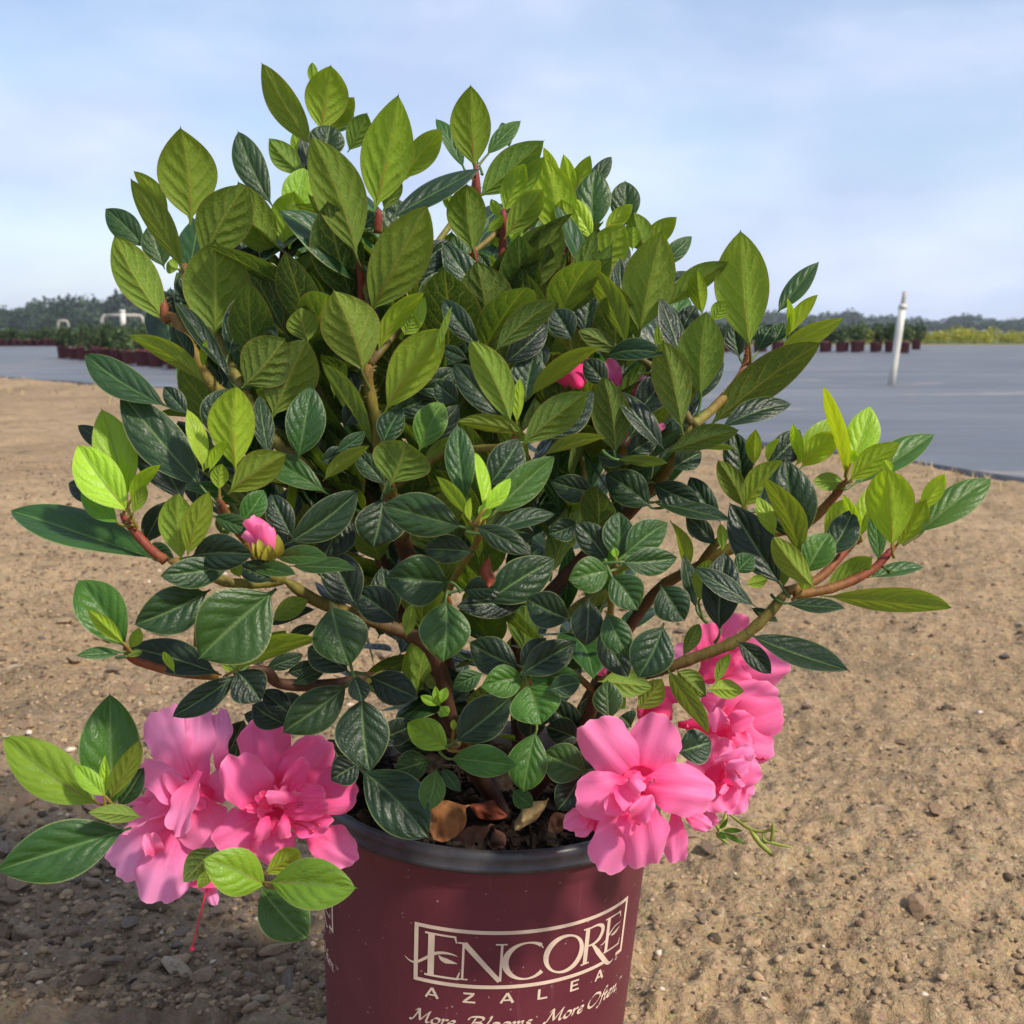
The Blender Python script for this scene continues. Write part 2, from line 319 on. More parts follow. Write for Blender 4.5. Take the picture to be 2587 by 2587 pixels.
def cloth_material():
    m = Mat('weed_cloth'); g = m.n('NewGeometry').outputs['Position']; mpn = m.n('Mapping'); m.L.new(g, mpn.inputs[0]); mpn.inputs['Scale'].default_value = (0.22, 1.0, 1)
    a = m.noise(0.9, 5, 0.6, vec=mpn.outputs[0]); b = m.noise(3.0, 4, vec=mpn.outputs[0], dist=0.6)
    c = m.ramp(a, [(0.3, (0.070, 0.078, 0.092)), (0.7, (0.135, 0.145, 0.160))]); c = m.mix(m.math('MULTIPLY', m.smooth(b, 0.56, 0.72), 0.65), c, (0.34, 0.30, 0.25, 1))
    c = m.mix(m.math('MULTIPLY', m.smooth(b, 0.40, 0.25), 0.4), c, (0.06, 0.07, 0.09, 1))
    wv = m.n('TexChecker'); m.L.new(g, wv.inputs[0]); wv.inputs['Scale'].default_value = 500
    nm = m.bump(b, 0.45, 0.06)
    return m.done(m.bsdf(c, m.ramp(b, [(0.3, 0.50), (0.7, 0.70)]), nm, 0.5))
M_CLOTH = cloth_material()
nx, ny = 260, 130
xs = np.linspace(-34, 34, nx); xs = np.sign(xs) * np.abs(xs / 34) ** 1.8 * 34
tt = np.linspace(0, 1, ny) ** 2.2
y0 = np.maximum(fabric_y(xs), -3); y0 = np.minimum(y0, 37) + 0.10 * vnoise(xs / .35, xs * 0, 21) + .05 * vnoise(xs / .08, xs * 0, 22)
CX = np.repeat(xs[:, None], ny, 1); CY = y0[:, None] + (38.6 - y0[:, None]) * tt[None, :]
CZ = .020 + .012 * vnoise(CX / 1.6, CY / .35, 31) + .008 * vnoise(CX / .5, CY / .12, 32) * np.clip(1 - CY / 14, 0, 1); CZ = CZ + .010 * np.exp(-((CY - y0[:, None]) / .10) ** 2) * (vnoise(CX / .25, CY * 0, 33) + .3); CZ[:, 0] -= .028
tag(mesh_obj('weed_cloth', np.stack([CX, CY, CZ], -1).reshape(-1, 3), grid_faces(nx, ny)[:, ::-1], M_CLOTH), kind='structure')

# ---- stones of the yard: the 300 that show largest are pieces of the dirt, the small grit is one part
def stone_mesh(seed):
    import bmesh
    bm = bmesh.new(); bmesh.ops.create_icosphere(bm, subdivisions=2, radius=1); r = np.random.default_rng(seed)
    pl = [(Vector(r.normal(size=3)).normalized(), r.uniform(.42, .80)) for _ in range(11)]
    for v in bm.verts:
        p = v.co.copy()
        for n, d in pl:
            k = p.dot(n)
            if k > d: p -= n * (k - d) * .97
        v.co = p * (1 + r.uniform(-.04, .04))
    me = bpy.data.meshes.new('stone'); bm.to_mesh(me); bm.free(); return me
def stone_material():
    m = Mat('yard_stone'); g = m.n('TexCoord').outputs['Object']; rnd = m.n('ObjectInfo').outputs['Random']; f = m.noise(3.5, 5, 0.65, vec=g)
    c = m.ramp(rnd, [(0.0, (0.14, 0.102, 0.072)), (0.3, (0.28, 0.180, 0.112)), (0.55, (0.35, 0.235, 0.145)), (0.75, (0.175, 0.145, 0.120)), (0.92, (0.36, 0.25, 0.145)), (1.0, (0.48, 0.40, 0.30))])
    c = m.mix(m.math('MULTIPLY', m.smooth(f, 0.42, 0.7), 0.55), c, (0.10, 0.075, 0.052, 1))
    return m.done(m.bsdf(c, 0.85, m.bump(m.noise(9, 5, 0.7, vec=g), 0.5, 0.1), 0.25))
M_STONE = stone_material(); SM = [stone_mesh(40 + i) for i in range(7)]
for me in SM: me.materials.append(M_STONE)
def gz1(x, y): return float(ground_z(np.array([x]), np.array([y]))[0]) - .002
rs = random.Random(5); placed = []; ns = 0
while ns < 300:
    left = rs.random() < .93
    if left: y = rs.uniform(.80, 1.15) if rs.random() < .78 else rs.uniform(.8, 1.9); x = rs.uniform(-.50 * y - .02, -.08 * y)
    else: y = rs.uniform(.80, 2.2); x = rs.uniform(.10, .5 * y)
    s = rs.uniform(.005, .010) if rs.random() < .60 else rs.uniform(.010, .021)
    if not left: s = min(s * .75, .011)
    if any((x - a) ** 2 + (y - b) ** 2 < (s + c) ** 2 * .8 for a, b, c in placed): continue
    placed.append((x, y, s)); o = bpy.data.objects.new('stone', SM[ns % 7]); col.objects.link(o); o.parent = dirt
    o.location = (x, y, gz1(x, y) + s * .20); o.scale = (s * rs.uniform(.8, 1.6), s * rs.uniform(.6, 1.0), s * rs.uniform(.35, .65)); o.rotation_euler = (rs.uniform(-.25, .25), rs.uniform(-.25, .25), rs.uniform(0, 6.3)); ns += 1
for x, y, s in ((.335, .915, .016), (.155, .905, .008), (.132, .90, .006)):   # loose lumps right of the pot
    o = bpy.data.objects.new('stone', SM[ns % 7]); col.objects.link(o); o.parent = dirt; o.location = (x, y, gz1(x, y) + s * .3); o.scale = (s, s * .8, s * .7); o.rotation_euler = (.2, .1, ns); ns += 1
ico = [(0, 0, 1)] + [(math.cos(k * 1.2566) * .9, math.sin(k * 1.2566) * .9, .35) for k in range(5)] + [(math.cos(k * 1.2566 + .6) * .9, math.sin(k * 1.2566 + .6) * .9, -.35) for k in range(5)]
icf = [(0, 1 + k, 1 + (k + 1) % 5) for k in range(5)] + [(1 + k, 6 + k, 1 + (k + 1) % 5) for k in range(5)] + [(6 + k, 6 + (k + 1) % 5, 1 + (k + 1) % 5) for k in range(5)]
ng = 30000; ry = .78 * np.exp(RNG.random(ng) ** 1.25 * 1.75); rx = RNG.uniform(-.56, .56, ng) * ry; keep = (np.hypot(rx + .02, ry - .655) > .11) & (ry < fabric_y(rx) - .1)
leftish = np.clip(-rx / .35 + .45, .25, 1); keep &= RNG.random(ng) < leftish; rx = rx[keep]; ry = ry[keep]; ng = len(rx)
sz = RNG.uniform(.0010, .0034, ng) * np.where(RNG.random(ng) < .12, 1.7, 1) * (.8 + .25 * ry); zz = ground_z(rx, ry)
ang = RNG.random(ng) * 6.28; I = np.array(ico); P = I[None] * RNG.uniform(.6, 1.25, (ng, len(ico), 1)) * np.stack([sz * RNG.uniform(.9, 1.5, ng), sz, sz * .65], -1)[:, None, :]
ca, sa = np.cos(ang)[:, None], np.sin(ang)[:, None]; PX = P[..., 0] * ca - P[..., 1] * sa + rx[:, None]; PY = P[..., 0] * sa + P[..., 1] * ca + ry[:, None]; PZ = P[..., 2] + zz[:, None] + sz[:, None] * .1 - .002
FF = (np.array(icf)[None] + (np.arange(ng) * len(ico))[:, None, None]).reshape(-1, 3)
mg = Mat('yard_grit'); ga = mg.n('Attribute', attribute_name='tint').outputs['Fac']
gm = mg.done(mg.bsdf(mg.ramp(ga, [(0, (0.07, 0.052, 0.036)), (0.4, (0.19, 0.13, 0.078)), (0.8, (0.32, 0.225, 0.135)), (0.985, (0.36, 0.26, 0.16)), (1, (0.6, 0.52, 0.42))]), 0.9, None, 0.2))
gr = mesh_obj('grit', np.stack([PX, PY, PZ], -1).reshape(-1, 3), FF, gm, dirt, True, {'tint': np.repeat(RNG.random(ng), len(ico))}); tag(gr, kind='stuff')

# ---- low weeds tuft along the cloth edge on the right
M_GRASS = simple('weed_green', (0.10, 0.17, 0.03), 0.6, 0.3, 0.4, 30)
mb = MB()
for _ in range(420):
    x = rs.gauss(2.0, .22); y = rs.gauss(3.35, .12) - .5 * (x - 2.0); z = gz1(x, y); h = rs.uniform(.008, .030); a = rs.random() * 6.28; l = rs.uniform(.2, .8) * h
    p = np.array([x, y, z]); q = np.array([math.cos(a), math.sin(a), 0]); s_ = np.array([-q[1], q[0], 0]) * .0022
    mb.add([p - s_, p + s_, p + q * l * .5 + s_ + [0, 0, h * .6], p + q * l * .5 - s_ + [0, 0, h * .6], p + q * l + [0, 0, h]], [(0, 1, 2, 3), (3, 2, 4)])
tag(mb.build('ground_weeds', M_GRASS, smooth=False), 'low green weeds sprouting in the dirt beside the cloth edge', 'weeds', kind='stuff')

M_STRAW = simple('dry_grass_straw', (0.38, 0.28, 0.13), 0.7, 0.25, 0.35, 9)
mb = MB()
for _ in range(5200):
    x = rs.uniform(-7.5, 1.0) if rs.random() < .8 else rs.uniform(.8, 2.1); yf = float(fabric_y(np.array([x]))[()]); y = yf - abs(rs.gauss(.0, .10 * yf)) - .05
    if vnoise(np.array([x / .45]), np.array([y / .45]), 77)[0] < .02: continue
    z = gz1(x, y); h = rs.uniform(.012, .045) * (.5 + yf / 14); a = rs.random() * 6.28; l = rs.uniform(.3, 1.4) * h
    p = np.array([x, y, z - .004]); q = np.array([math.cos(a), math.sin(a), 0]); s_ = np.array([-q[1], q[0], 0]) * .0016 * (.6 + yf / 8)
    mb.add([p - s_, p + s_, p + q * l * .5 + s_ + [0, 0, h * .6], p + q * l * .5 - s_ + [0, 0, h * .6], p + q * l + [0, 0, h]], [(0, 1, 2, 3), (3, 2, 4)])
tag(mb.build('dry_grass', M_STRAW, smooth=False), 'dry straw grass scattered along the near edge of the cloth', 'grass', kind='stuff')
# ---- nursery rows, posts, trees behind
def leaf_cloud(n, rx, ry, rz, cz, size, seed, flat=0.6, lumps=7):
    r = np.random.default_rng(seed); V = []; F = []; A = []
    C = r.normal(size=(lumps, 3)); C /= np.linalg.norm(C, axis=1)[:, None]; C *= r.uniform(.35, .75, (lumps, 1)); C[:, 2] = np.abs(C[:, 2]) * 1.1 - .25
    for i in range(n):
        c = C[r.integers(lumps)]; d = r.normal(size=3); d /= np.linalg.norm(d); p = (c + d * r.uniform(.28, .48)) * (rx, ry, rz) + (0, 0, cz)
        t = r.normal(size=3); t /= np.linalg.norm(t); b = np.cross(t, r.normal(size=3)); b /= np.linalg.norm(b); s = size * r.uniform(.6, 1.4); k = len(V)
        V += [p - t * s, p + b * s * .55 , p + t * s, p - b * s * .55]; F.append((k, k + 1, k + 2, k + 3)); A += [r.random()] * 4
    return np.array(V), F, np.array(A)
def foliage_mat(name, lo, hi, trans=0.25):
    m = Mat(name); a = m.n('Attribute', attribute_name='tint').outputs['Fac']; rnd = m.n('ObjectInfo').outputs['Random']
    c = m.ramp(a, [(0.0, lo), (1.0, hi)]); hs = m.n('HueSaturation'); m.L.new(c, hs.inputs['Color']); m.set(hs.inputs['Value'], m.math('ADD', 0.75, m.math('MULTIPLY', rnd, 0.5)))
    tr = m.n('BsdfTranslucent'); m.L.new(hs.outputs[0], tr.inputs[0]); ms = m.n('MixShader'); ms.inputs[0].default_value = trans; m.L.new(m.bsdf(hs.outputs[0], 0.6, None, 0.3), ms.inputs[1]); m.L.new(tr.outputs[0], ms.inputs[2])
    return m.done(ms.outputs[0])
M_SHRUB = foliage_mat('shrub_foliage', (0.030, 0.058, 0.022), (0.085, 0.130, 0.040)); M_YEL = foliage_mat('yellow_foliage', (0.22, 0.23, 0.03), (0.46, 0.44, 0.06)); M_TREE = foliage_mat('tree_foliage', (0.018, 0.038, 0.019), (0.050, 0.088, 0.034), 0.15)
M_POTFAR = simple('maroon_pot_plastic', (0.135, 0.035, 0.042), 0.5, 0.4); M_BARK = simple('tree_bark', (0.07, 0.05, 0.035), 0.9, 0.2); M_WHITE = simple('white_pvc', (0.56, 0.54, 0.48), 0.4, 0.5, 0.05); M_PIPE = simple('weathered_pipe', (0.34, 0.32, 0.28), 0.6, 0.3)
def lathe(prof, n=32):
    V = []; F = []
    for r, z in prof: V += [(r * math.cos(2 * math.pi * k / n), r * math.sin(2 * math.pi * k / n), z) for k in range(n)]
    for i in range(len(prof) - 1): F += [(i * n + k, i * n + (k + 1) % n, (i + 1) * n + (k + 1) % n, (i + 1) * n + k) for k in range(n)]
    return np.array(V, float), F
pv, pf = lathe([(.0, .0), (.085, .0), (.098, .19), (.106, .192), (.106, .208), (.098, .208), (.095, .18), (.0, .18)], 20)
def me_of(V, F, mat, a=None):
    o = mesh_obj('tmp', V, F, mat, None, True, None if a is None else {'tint': a}); me = o.data; bpy.data.objects.remove(o); return me
POT_ME = me_of(pv, pf, M_POTFAR); FOL = [me_of(*leaf_cloud(420, .19, .19, .27, .36, .028, 60 + i)[:2], M_SHRUB, leaf_cloud(420, .19, .19, .27, .36, .028, 60 + i)[2]) for i in range(4)]
tv, tf = tube(catmull([(0, 0, .17), (.01, 0, .26), (-.01, .01, .36), (.005, 0, .45)], 3), [.008] * 10, 6); STEM_ME = me_of(tv, tf, M_BARK)
def shrub(x, y, label, group, k, sc_=1.0, z=.02):
    e = empty('potted_shrub', (x, y, z)); tag(e, label, 'potted shrub', group); e.rotation_euler.z = k * 1.7; e.scale = (sc_,) * 3
    for nm, me in (('pot', POT_ME), ('foliage', FOL[k % 4]), ('stem', STEM_ME)):
        o = bpy.data.objects.new(nm, me); col.objects.link(o); o.parent = e
def gxy(px, py):            # a point on flat ground seen at that place of the photograph
    d = at(px, py, 1.0) - CAM; t = -(CAM_H - .02) / d.z; p = CAM + d * t; return p.x, p.y
k = 0
a0 = Vector(gxy(170, 905)); a1 = Vector(gxy(700, 958)); n_ = 15
for row in range(3):
    for i in range(n_):
        p = a0.lerp(a1, i / (n_ - 1)) + Vector((.16, .42)) * row * 1.0 + Vector((rs.uniform(-.03, .03), rs.uniform(-.03, .03)))
        if row == 0 and i == 0: shrub(p.x - .06, p.y, 'dark green potted shrub set apart at the open end of the front row', None, k); k += 1; continue
        shrub(p.x, p.y, ['dark green shrub in maroon pot, front row on the grey cloth behind the azalea', 'dark green shrub in maroon pot, second row of the block behind the azalea', 'dark green shrub in maroon pot, third row of the block behind the azalea'][row], ['front row of the potted shrub block', 'second row of the potted shrub block', 'third row of the potted shrub block'][row], k, rs.uniform(.92, 1.08)); k += 1
for row in range(2):
    for i in range(14):
        x, y = gxy(-40 + i * 19.5, 874.5); shrub(x + rs.uniform(-.04, .04) + .12 * row, y + .45 * row, ['dark green shrub in maroon pot, long far row at the back of the cloth', 'dark green shrub in maroon pot, second line of the long far row'][row], ['long far row of potted shrubs', 'second line of the long far row'][row], k, rs.uniform(.9, 1.1)); k += 1
for row in range(2):
    for i in range(11):
        x, y = gxy(1830 + i * 42, 890 - row * 2.5); shrub(x + .1 * row + rs.uniform(-.05, .05), y, ['tall dark green shrub in maroon pot, front line beside the white pole', 'tall dark green shrub in maroon pot, rear line beside the white pole'][row], ['front line of shrubs beside the white pole', 'rear line of shrubs beside the white pole'][row], k, rs.uniform(1.05, 1.22)); k += 1
x, y = gxy(2284, 892); shrub(x, y, 'dark potted shrub standing just right of the white leaning pole', None, k, 1.15)
x, y = gxy(2314, 883); shrub(x, y, 'lone narrow potted shrub between the white pole and yellow bushes', None, k + 1, 1.2)
YF = [me_of(*leaf_cloud(420, .62, .55, .36, .22, .045, 80 + i, lumps=9)[:2], M_YEL, leaf_cloud(420, .62, .55, .36, .22, .045, 80 + i, lumps=9)[2]) for i in range(3)]
for row in range(2):
    for i in range(13):
        x, y = gxy(2170 + i * 40 + row * 17 + rs.uniform(-6, 6), 865 - row * 3); o = bpy.data.objects.new('yellow_bush', YF[(i + row) % 3]); col.objects.link(o); o.location = (x, y, -.03); s = rs.uniform(.75, 1.25); o.scale = (s, s, s * rs.uniform(.9, 1.25)); o.rotation_euler.z = i * 2.1
        tag(o, ['low yellow-green bush, near line beyond the grey cloth', 'low yellow-green bush, far line beyond the grey cloth'][row], 'bush', ['near line of yellow bushes', 'far line of yellow bushes'][row])

TR = []
for i in range(5):
    V, F, A = leaf_cloud(1100, 3.6, 3.6, 4.4, 3.5, .45, 90 + i, lumps=16); TR.append(me_of(V, F, M_TREE, A))
tv, tf = tube(catmull([(0, 0, -.3), (.1, .05, 1.5), (0, -.05, 3.2), (.2, 0, 5.5)], 4), np.linspace(.32, .08, 13), 8); V2, F2 = tube(catmull([(.05, 0, 2.4), (.9, .3, 3.6), (1.5, .4, 4.8)], 4), np.linspace(.13, .04, 9), 6); V3, F3 = tube(catmull([(0, 0, 2.8), (-.8, -.3, 4.0), (-1.4, .2, 5.0)], 4), np.linspace(.12, .04, 9), 6)
mb = MB(); mb.add(tv, tf); mb.add(V2, F2); mb.add(V3, F3); t0 = mb.build('tmp', M_BARK); TRUNK = t0.data; bpy.data.objects.remove(t0)
def tree(px, top, Y, label, group, k, wid=1.0):
    p = at(px, 836.9, Y); h = CAM_H + (836.9 - top) / (W * FR) * Y; e = empty('tree', (p.x, p.y, -.03)); s = h / 7.6; e.scale = (s * wid, s * wid, s); e.rotation_euler.z = k * 2.3; tag(e, label, 'tree', group)
    for nm, me in (('crown', TR[k % 5]), ('trunk', TRUNK)):
        o = bpy.data.objects.new(nm, me); col.objects.link(o); o.parent = e
k = 0
tops = [(-30, 772), (15, 772), (62, 764), (100, 752), (140, 742), (180, 739), (220, 744), (258, 757), (295, 742), (335, 712), (385, 725), (440, 735), (500, 742), (560, 736), (620, 730), (680, 736), (745, 745), (810, 760)]
for px, tp in tops:
    tree(px, tp, 215 + rs.uniform(-12, 12), 'rounded dark tree of the tall grove behind the long far row', 'trees of the tall grove', k, 1.0); k += 1
    tree(px + 22, tp + 34, 205 + rs.uniform(-8, 8), 'short understorey tree along the foot of the tall grove', 'understorey trees of the tall grove', k, 1.3); k += 1
tops = [(-70 - i * 44, 758 + 16 * math.sin(i * 1.7)) for i in range(16)] 
for px, tp in tops:
    tree(px, tp, 215 + rs.uniform(-12, 12), 'rounded dark tree of the tall grove behind the long far row', 'trees of the tall grove', k, 1.0); k += 1
px = 860
while px < 2680:
    tree(px, 797 + rs.uniform(-10, 8) + (4 if px > 2250 else -8), 420 + rs.uniform(-30, 30), 'hazy blue-green tree of the low far tree line past the cloth', 'trees of the low far tree line', k, rs.uniform(1.3, 1.8)); k += 1; px += rs.uniform(22, 34)

px = 840
while px < 2690:
    tree(px, 815 + rs.uniform(-5, 5), 330 + rs.uniform(-20, 20), 'short scrubby tree at the foot of the low far tree line', 'short trees below the low far tree line', k, rs.uniform(1.9, 2.6)); k += 1; px += rs.uniform(24, 36)
# ---- posts and pipes
b = Vector((*gxy(2251, 973), .0)); e = empty('white_pole', b); tag(e, 'leaning white plastic pole standing alone on the grey cloth', 'pole')
axis = Vector((.098, 0, 1)).normalized(); p1 = b + axis * .70; p2 = b + axis * .82
V, F = tube([b + axis * z for z in (-.02, .2, .45, .70)], [.031] * 4, 16); o = mesh_obj('pipe', V, F, M_WHITE); child_of(o, e)
V, F = tube([p1 + axis * z for z in (-.02, .01, .06, .12)], [.020, .020, .018, .018], 12); o = mesh_obj('riser', V, F, M_PIPE); child_of(o, e)
V, F = tube([p1 + axis * z for z in (-.03, -.005, .012)], [.035, .035, .033], 16); o = mesh_obj('collar', V, F, M_WHITE); child_of(o, e)
p = at(312, 836.9, 19.6); e = empty('white_post', (p.x, p.y, 0)); tag(e, 'short white post standing among the potted shrubs', 'post')
V, F = tube([(p.x, p.y, z) for z in (0, .3, .6, .80)], [.045] * 4, 14); o = mesh_obj('post', V, F, M_WHITE); child_of(o, e); V, F = tube([(p.x, p.y, z) for z in (.79, .81, .83)], [.05, .05, .035], 14); o = mesh_obj('cap', V, F, M_WHITE); child_of(o, e)
def arch(name, label, pxl, pxr, top, Y, r):
    l = at(pxl, top, Y); q = at(pxr, top, Y); e = empty(name, ((l.x + q.x) / 2, Y, 0)); tag(e, label, 'arch'); h = l.z; d = .10
    V, F = tube([(l.x + d, Y, h), (q.x - d, Y, h)], r, 8); child_of(mesh_obj('crossbar', V, F, M_PIPE), e)
    for x, s in ((l.x, 1), (q.x, -1)):
        V, F = tube(catmull([(x + s * d, Y, h), (x + s * d * .35, Y, h - .04), (x, Y, h - .16), (x, Y, h * .5), (x, Y, 0)], 4), r, 8); child_of(mesh_obj('upright', V, F, M_PIPE), e)
arch('pipe_arch', 'wide pale weathered pipe arch rising behind the potted shrubs', 256, 362, 797, 26, .040)
arch('pipe_hoop', 'small brown pipe hoop peeking above the far shrubs', 146, 172, 810, 40, .040)
# ================================================================== the pot
PX0, PY0, PZ0 = -0.0143, 0.6548, 0.224
axv = Vector((math.tan(.0532), math.tan(-.0121), 1)).normalized(); e1v = Vector((0, 1, 0)).cross(axv).normalized(); e2v = axv.cross(e1v)
PA, P1, P2, PO = (np.array(v) for v in (axv, e1v, e2v, (PX0, PY0, PZ0)))
def ponp(phi, h, r):    # phi -90 deg faces the camera, h metres below the rim
    phi = np.asarray(phi); h = np.asarray(h); r = np.asarray(r)
    return PO - PA * h[..., None] + r[..., None] * (np.cos(phi)[..., None] * P1 + np.sin(phi)[..., None] * P2)
def rb(h): return .0965 - .0523 * h
def plathe(prof, n=128):
    h = np.array([p[1] for p in prof]); r = np.array([p[0] for p in prof]); a = np.arange(n) * 2 * math.pi / n
    V = ponp(np.broadcast_to(a, (len(prof), n)), np.broadcast_to(h[:, None], (len(prof), n)), np.broadcast_to(r[:, None], (len(prof), n))).reshape(-1, 3)
    F = [(i * n + k, i * n + (k + 1) % n, (i + 1) * n + (k + 1) % n, (i + 1) * n + k) for i in range(len(prof) - 1) for k in range(n)]
    return V, F
def pot_material():
    m = Mat('maroon_plastic'); g = m.n('NewGeometry').outputs['Position']; f = m.noise(28, 5, 0.6, vec=g); d = m.noise(9, 4, 0.6, vec=g)
    c = m.ramp(f, [(0.3, (0.088, 0.013, 0.024)), (0.7, (0.118, 0.020, 0.033))]); c = m.mix(m.math('MULTIPLY', m.smooth(d, 0.5, 0.75), 0.30), c, (0.21, 0.085, 0.085, 1))
    vo = m.n('TexVoronoi'); m.L.new(g, vo.inputs['Vector']); vo.inputs['Scale'].default_value = 210; sp = m.math('SUBTRACT', 1.0, m.smooth(vo.outputs['Distance'], 0.06, 0.16))
    sp = m.math('MULTIPLY', sp, m.math('GREATER_THAN', m.noise(130, 1, vec=g), 0.56)); c = m.mix(m.math('MULTIPLY', sp, 0.55), c, (0.45, 0.34, 0.30, 1))
    mpn = m.n('Mapping'); m.L.new(g, mpn.inputs[0]); mpn.inputs['Rotation'].default_value = (0.3, 0.7, 0.2); mpn.inputs['Scale'].default_value = (1, 1, 0.05)
    scx = m.smooth(m.noise(260, 2, vec=mpn.outputs[0]), 0.68, 0.74); c = m.mix(m.math('MULTIPLY', scx, 0.05), c, (0.40, 0.25, 0.24, 1))
    return m.done(m.bsdf(c, m.ramp(d, [(0.3, 0.42), (0.7, 0.62)]), m.bump(m.noise(500, 2, vec=g), 0.06, 0.0005), 0.45))
M_POT = pot_material()
def rim_material():
    m = Mat('black_rim_plastic'); g = m.n('NewGeometry').outputs['Position']; d = m.noise(45, 5, 0.65, vec=g); c = m.ramp(d, [(0.35, (0.014, 0.014, 0.020)), (0.75, (0.06, 0.055, 0.058))])
    return m.done(m.bsdf(c, 0.36, m.bump(m.noise(300, 2, vec=g), 0.08, 0.0006), 0.5))
M_RIM = rim_material(); M_INK = simple('beige_ink', (0.60, 0.475, 0.37), 0.55, 0.3, 0.10, 60)
pb_ = PO - PA * .222; pot = empty('nursery_pot', pb_); tag(pot, 'round maroon plastic nursery pot with black rim and beige printed lettering', 'pot')
prof = [(rb(.012) + .0006, .012), (rb(.0205) + .0008, .0205), (rb(.0215), .0218)] + [(rb(h), h) for h in np.linspace(.024, .218, 16)] + [(rb(.222) - .003, .222), (.0, .222)]
V, F = plathe(prof); child_of(mesh_obj('wall', V, F, M_POT), pot)
prof = [(.0920, .060), (.0936, .004), (.0948, .0012), (.0965, .0), (.0985, .0003), (.0998, .0020), (.1003, .0045), (.1000, .0075), (.1008, .0086), (.1012, .0100), (.1004, .0112), (.0975, .0114), (.0955, .013)]
V, F = plathe(prof); child_of(mesh_obj('rim', V, F, M_RIM), pot)

# ---- printed lettering, drawn flat in millimetres and laid on the wall three times round
STR = []
def strip(P, wd):
    P = np.asarray(P, float); wd = np.broadcast_to(np.asarray(wd, float), (len(P),)); T = np.gradient(P, axis=0); T /= np.linalg.norm(T, axis=1)[:, None] + 1e-9; Nn = np.stack([-T[:, 1], T[:, 0]], -1)
    STR.append((P + Nn * wd[:, None] / 2, P - Nn * wd[:, None] / 2))
def line(a, b, wd, n=None, wb=None):
    a = np.array(a, float); b = np.array(b, float); n = n or max(2, int(np.linalg.norm(b - a) / 2.0) + 1); t = np.linspace(0, 1, n); strip(a + (b - a) * t[:, None], wd + ((wb if wb is not None else wd) - wd) * t)
def curve(P, wd, k=6): Q = catmull(P, k); strip(Q, np.interp(np.linspace(0, 1, len(Q)), np.linspace(0, 1, len(wd)), wd))
# frame
line((-1.1, 1.1), (128.4, 1.1), 2.1); line((-1.1, 32.2), (111.2, 32.2), 2.1); line((121.2, 32.2), (128.4, 32.2), 2.1); line((0, 2.2), (0, 31.1), 2.3); line((127.3, 2.2), (127.3, 31.1), 2.2)
# large E with the leaf flourish
line((8.3, 4.9), (8.3, 28.2), 3.5); line((4.8, 4.6), (21.3, 4.8), 1.1); line((20.7, 5.0), (21.6, 8.2), 1.1, wb=.7); line((4.9, 28.5), (23.2, 28.5), 1.2); line((22.6, 28.0), (23.7, 24.6), 1.1, wb=.6)
curve([(-6.6, 21.0), (-3.5, 22.9), (0, 22.9), (5, 19.6), (10, 15.9), (14.5, 14.6), (19, 14.7), (22.2, 15.6)], [.25, .9, 1.3, 1.5, 1.7, 1.5, 1.0, .3])
curve([(12.2, 16.2), (14.0, 18.0), (16.4, 18.9), (19.4, 19.3), (22.3, 19.8)], [.2, 2.2, 3.0, 1.7, .2])
# N
line((25.2, 8.0), (25.2, 28.0), 1.2); line((22.6, 28.3), (28.0, 28.3), .8); line((22.2, 7.7), (27.2, 7.7), .9); line((25.6, 7.8), (44.6, 28.8), 3.0, wb=2.4); line((44.9, 8.0), (44.9, 28.9), 1.3); line((41.6, 7.7), (47.6, 7.7), .8)
# C and O
def ring(cx, cy, rx, ry, a0, a1, th, tn, st=0.0, n=46):
    a = np.radians(np.linspace(a0, a1, n)); P = np.stack([cx + rx * np.cos(a), cy + ry * np.sin(a)], -1); strip(P, tn + (th - tn) * np.abs(np.cos(a - st)) ** 1.6)
ring(58.6, 17.9, 11.6, 10.4, -52, -318, 3.5, 1.0); line((65.0, 8.4), (67.0, 11.6), 1.1, wb=.5)
ring(80.0, 17.6, 11.0, 10.4, -180, 180, 3.4, 1.1, .45)
# R
line((94.2, 7.0), (94.2, 27.2), 2.9); line((91.2, 6.8), (95.5, 6.8), .9); line((91.4, 27.5), (97.2, 27.5), .9)
curve([(95.6, 7.0), (101, 6.8), (105.0, 8.8), (105.6, 12.0), (103.4, 15.6), (99.5, 17.2), (95.6, 17.4)], [1.0, 1.3, 2.4, 2.9, 2.4, 1.4, .9])
curve([(98.6, 17.4), (103.5, 23.4), (109.0, 29.6), (112.6, 33.2), (115.6, 34.8), (119.4, 33.9)], [1.4, 2.9, 3.0, 2.6, 1.5, .3])
# small E with its flourish
line((110.4, 6.6), (110.4, 26.0), 2.6); line((107.6, 6.3), (121.6, 6.3), .9); line((121.0, 6.6), (121.8, 9.4), 1.0, wb=.5); line((108.6, 26.3), (123.4, 26.3), 1.0); line((122.8, 25.8), (123.8, 23.0), 1.0, wb=.5)
curve([(105.0, 20.4), (108.0, 19.8), (112, 16.6), (116.5, 13.4), (122.4, 12.8)], [.2, .9, 1.1, .9, .2]); curve([(113.6, 17.4), (116.0, 17.6), (118.6, 16.9), (121.8, 15.2)], [.2, 1.7, 1.9, .2])
ring(122.4, 35.0, .95, .95, -180, 180, .35, .35, 0, 14); line((122.2, 34.6), (122.2, 35.5), .35, 2)
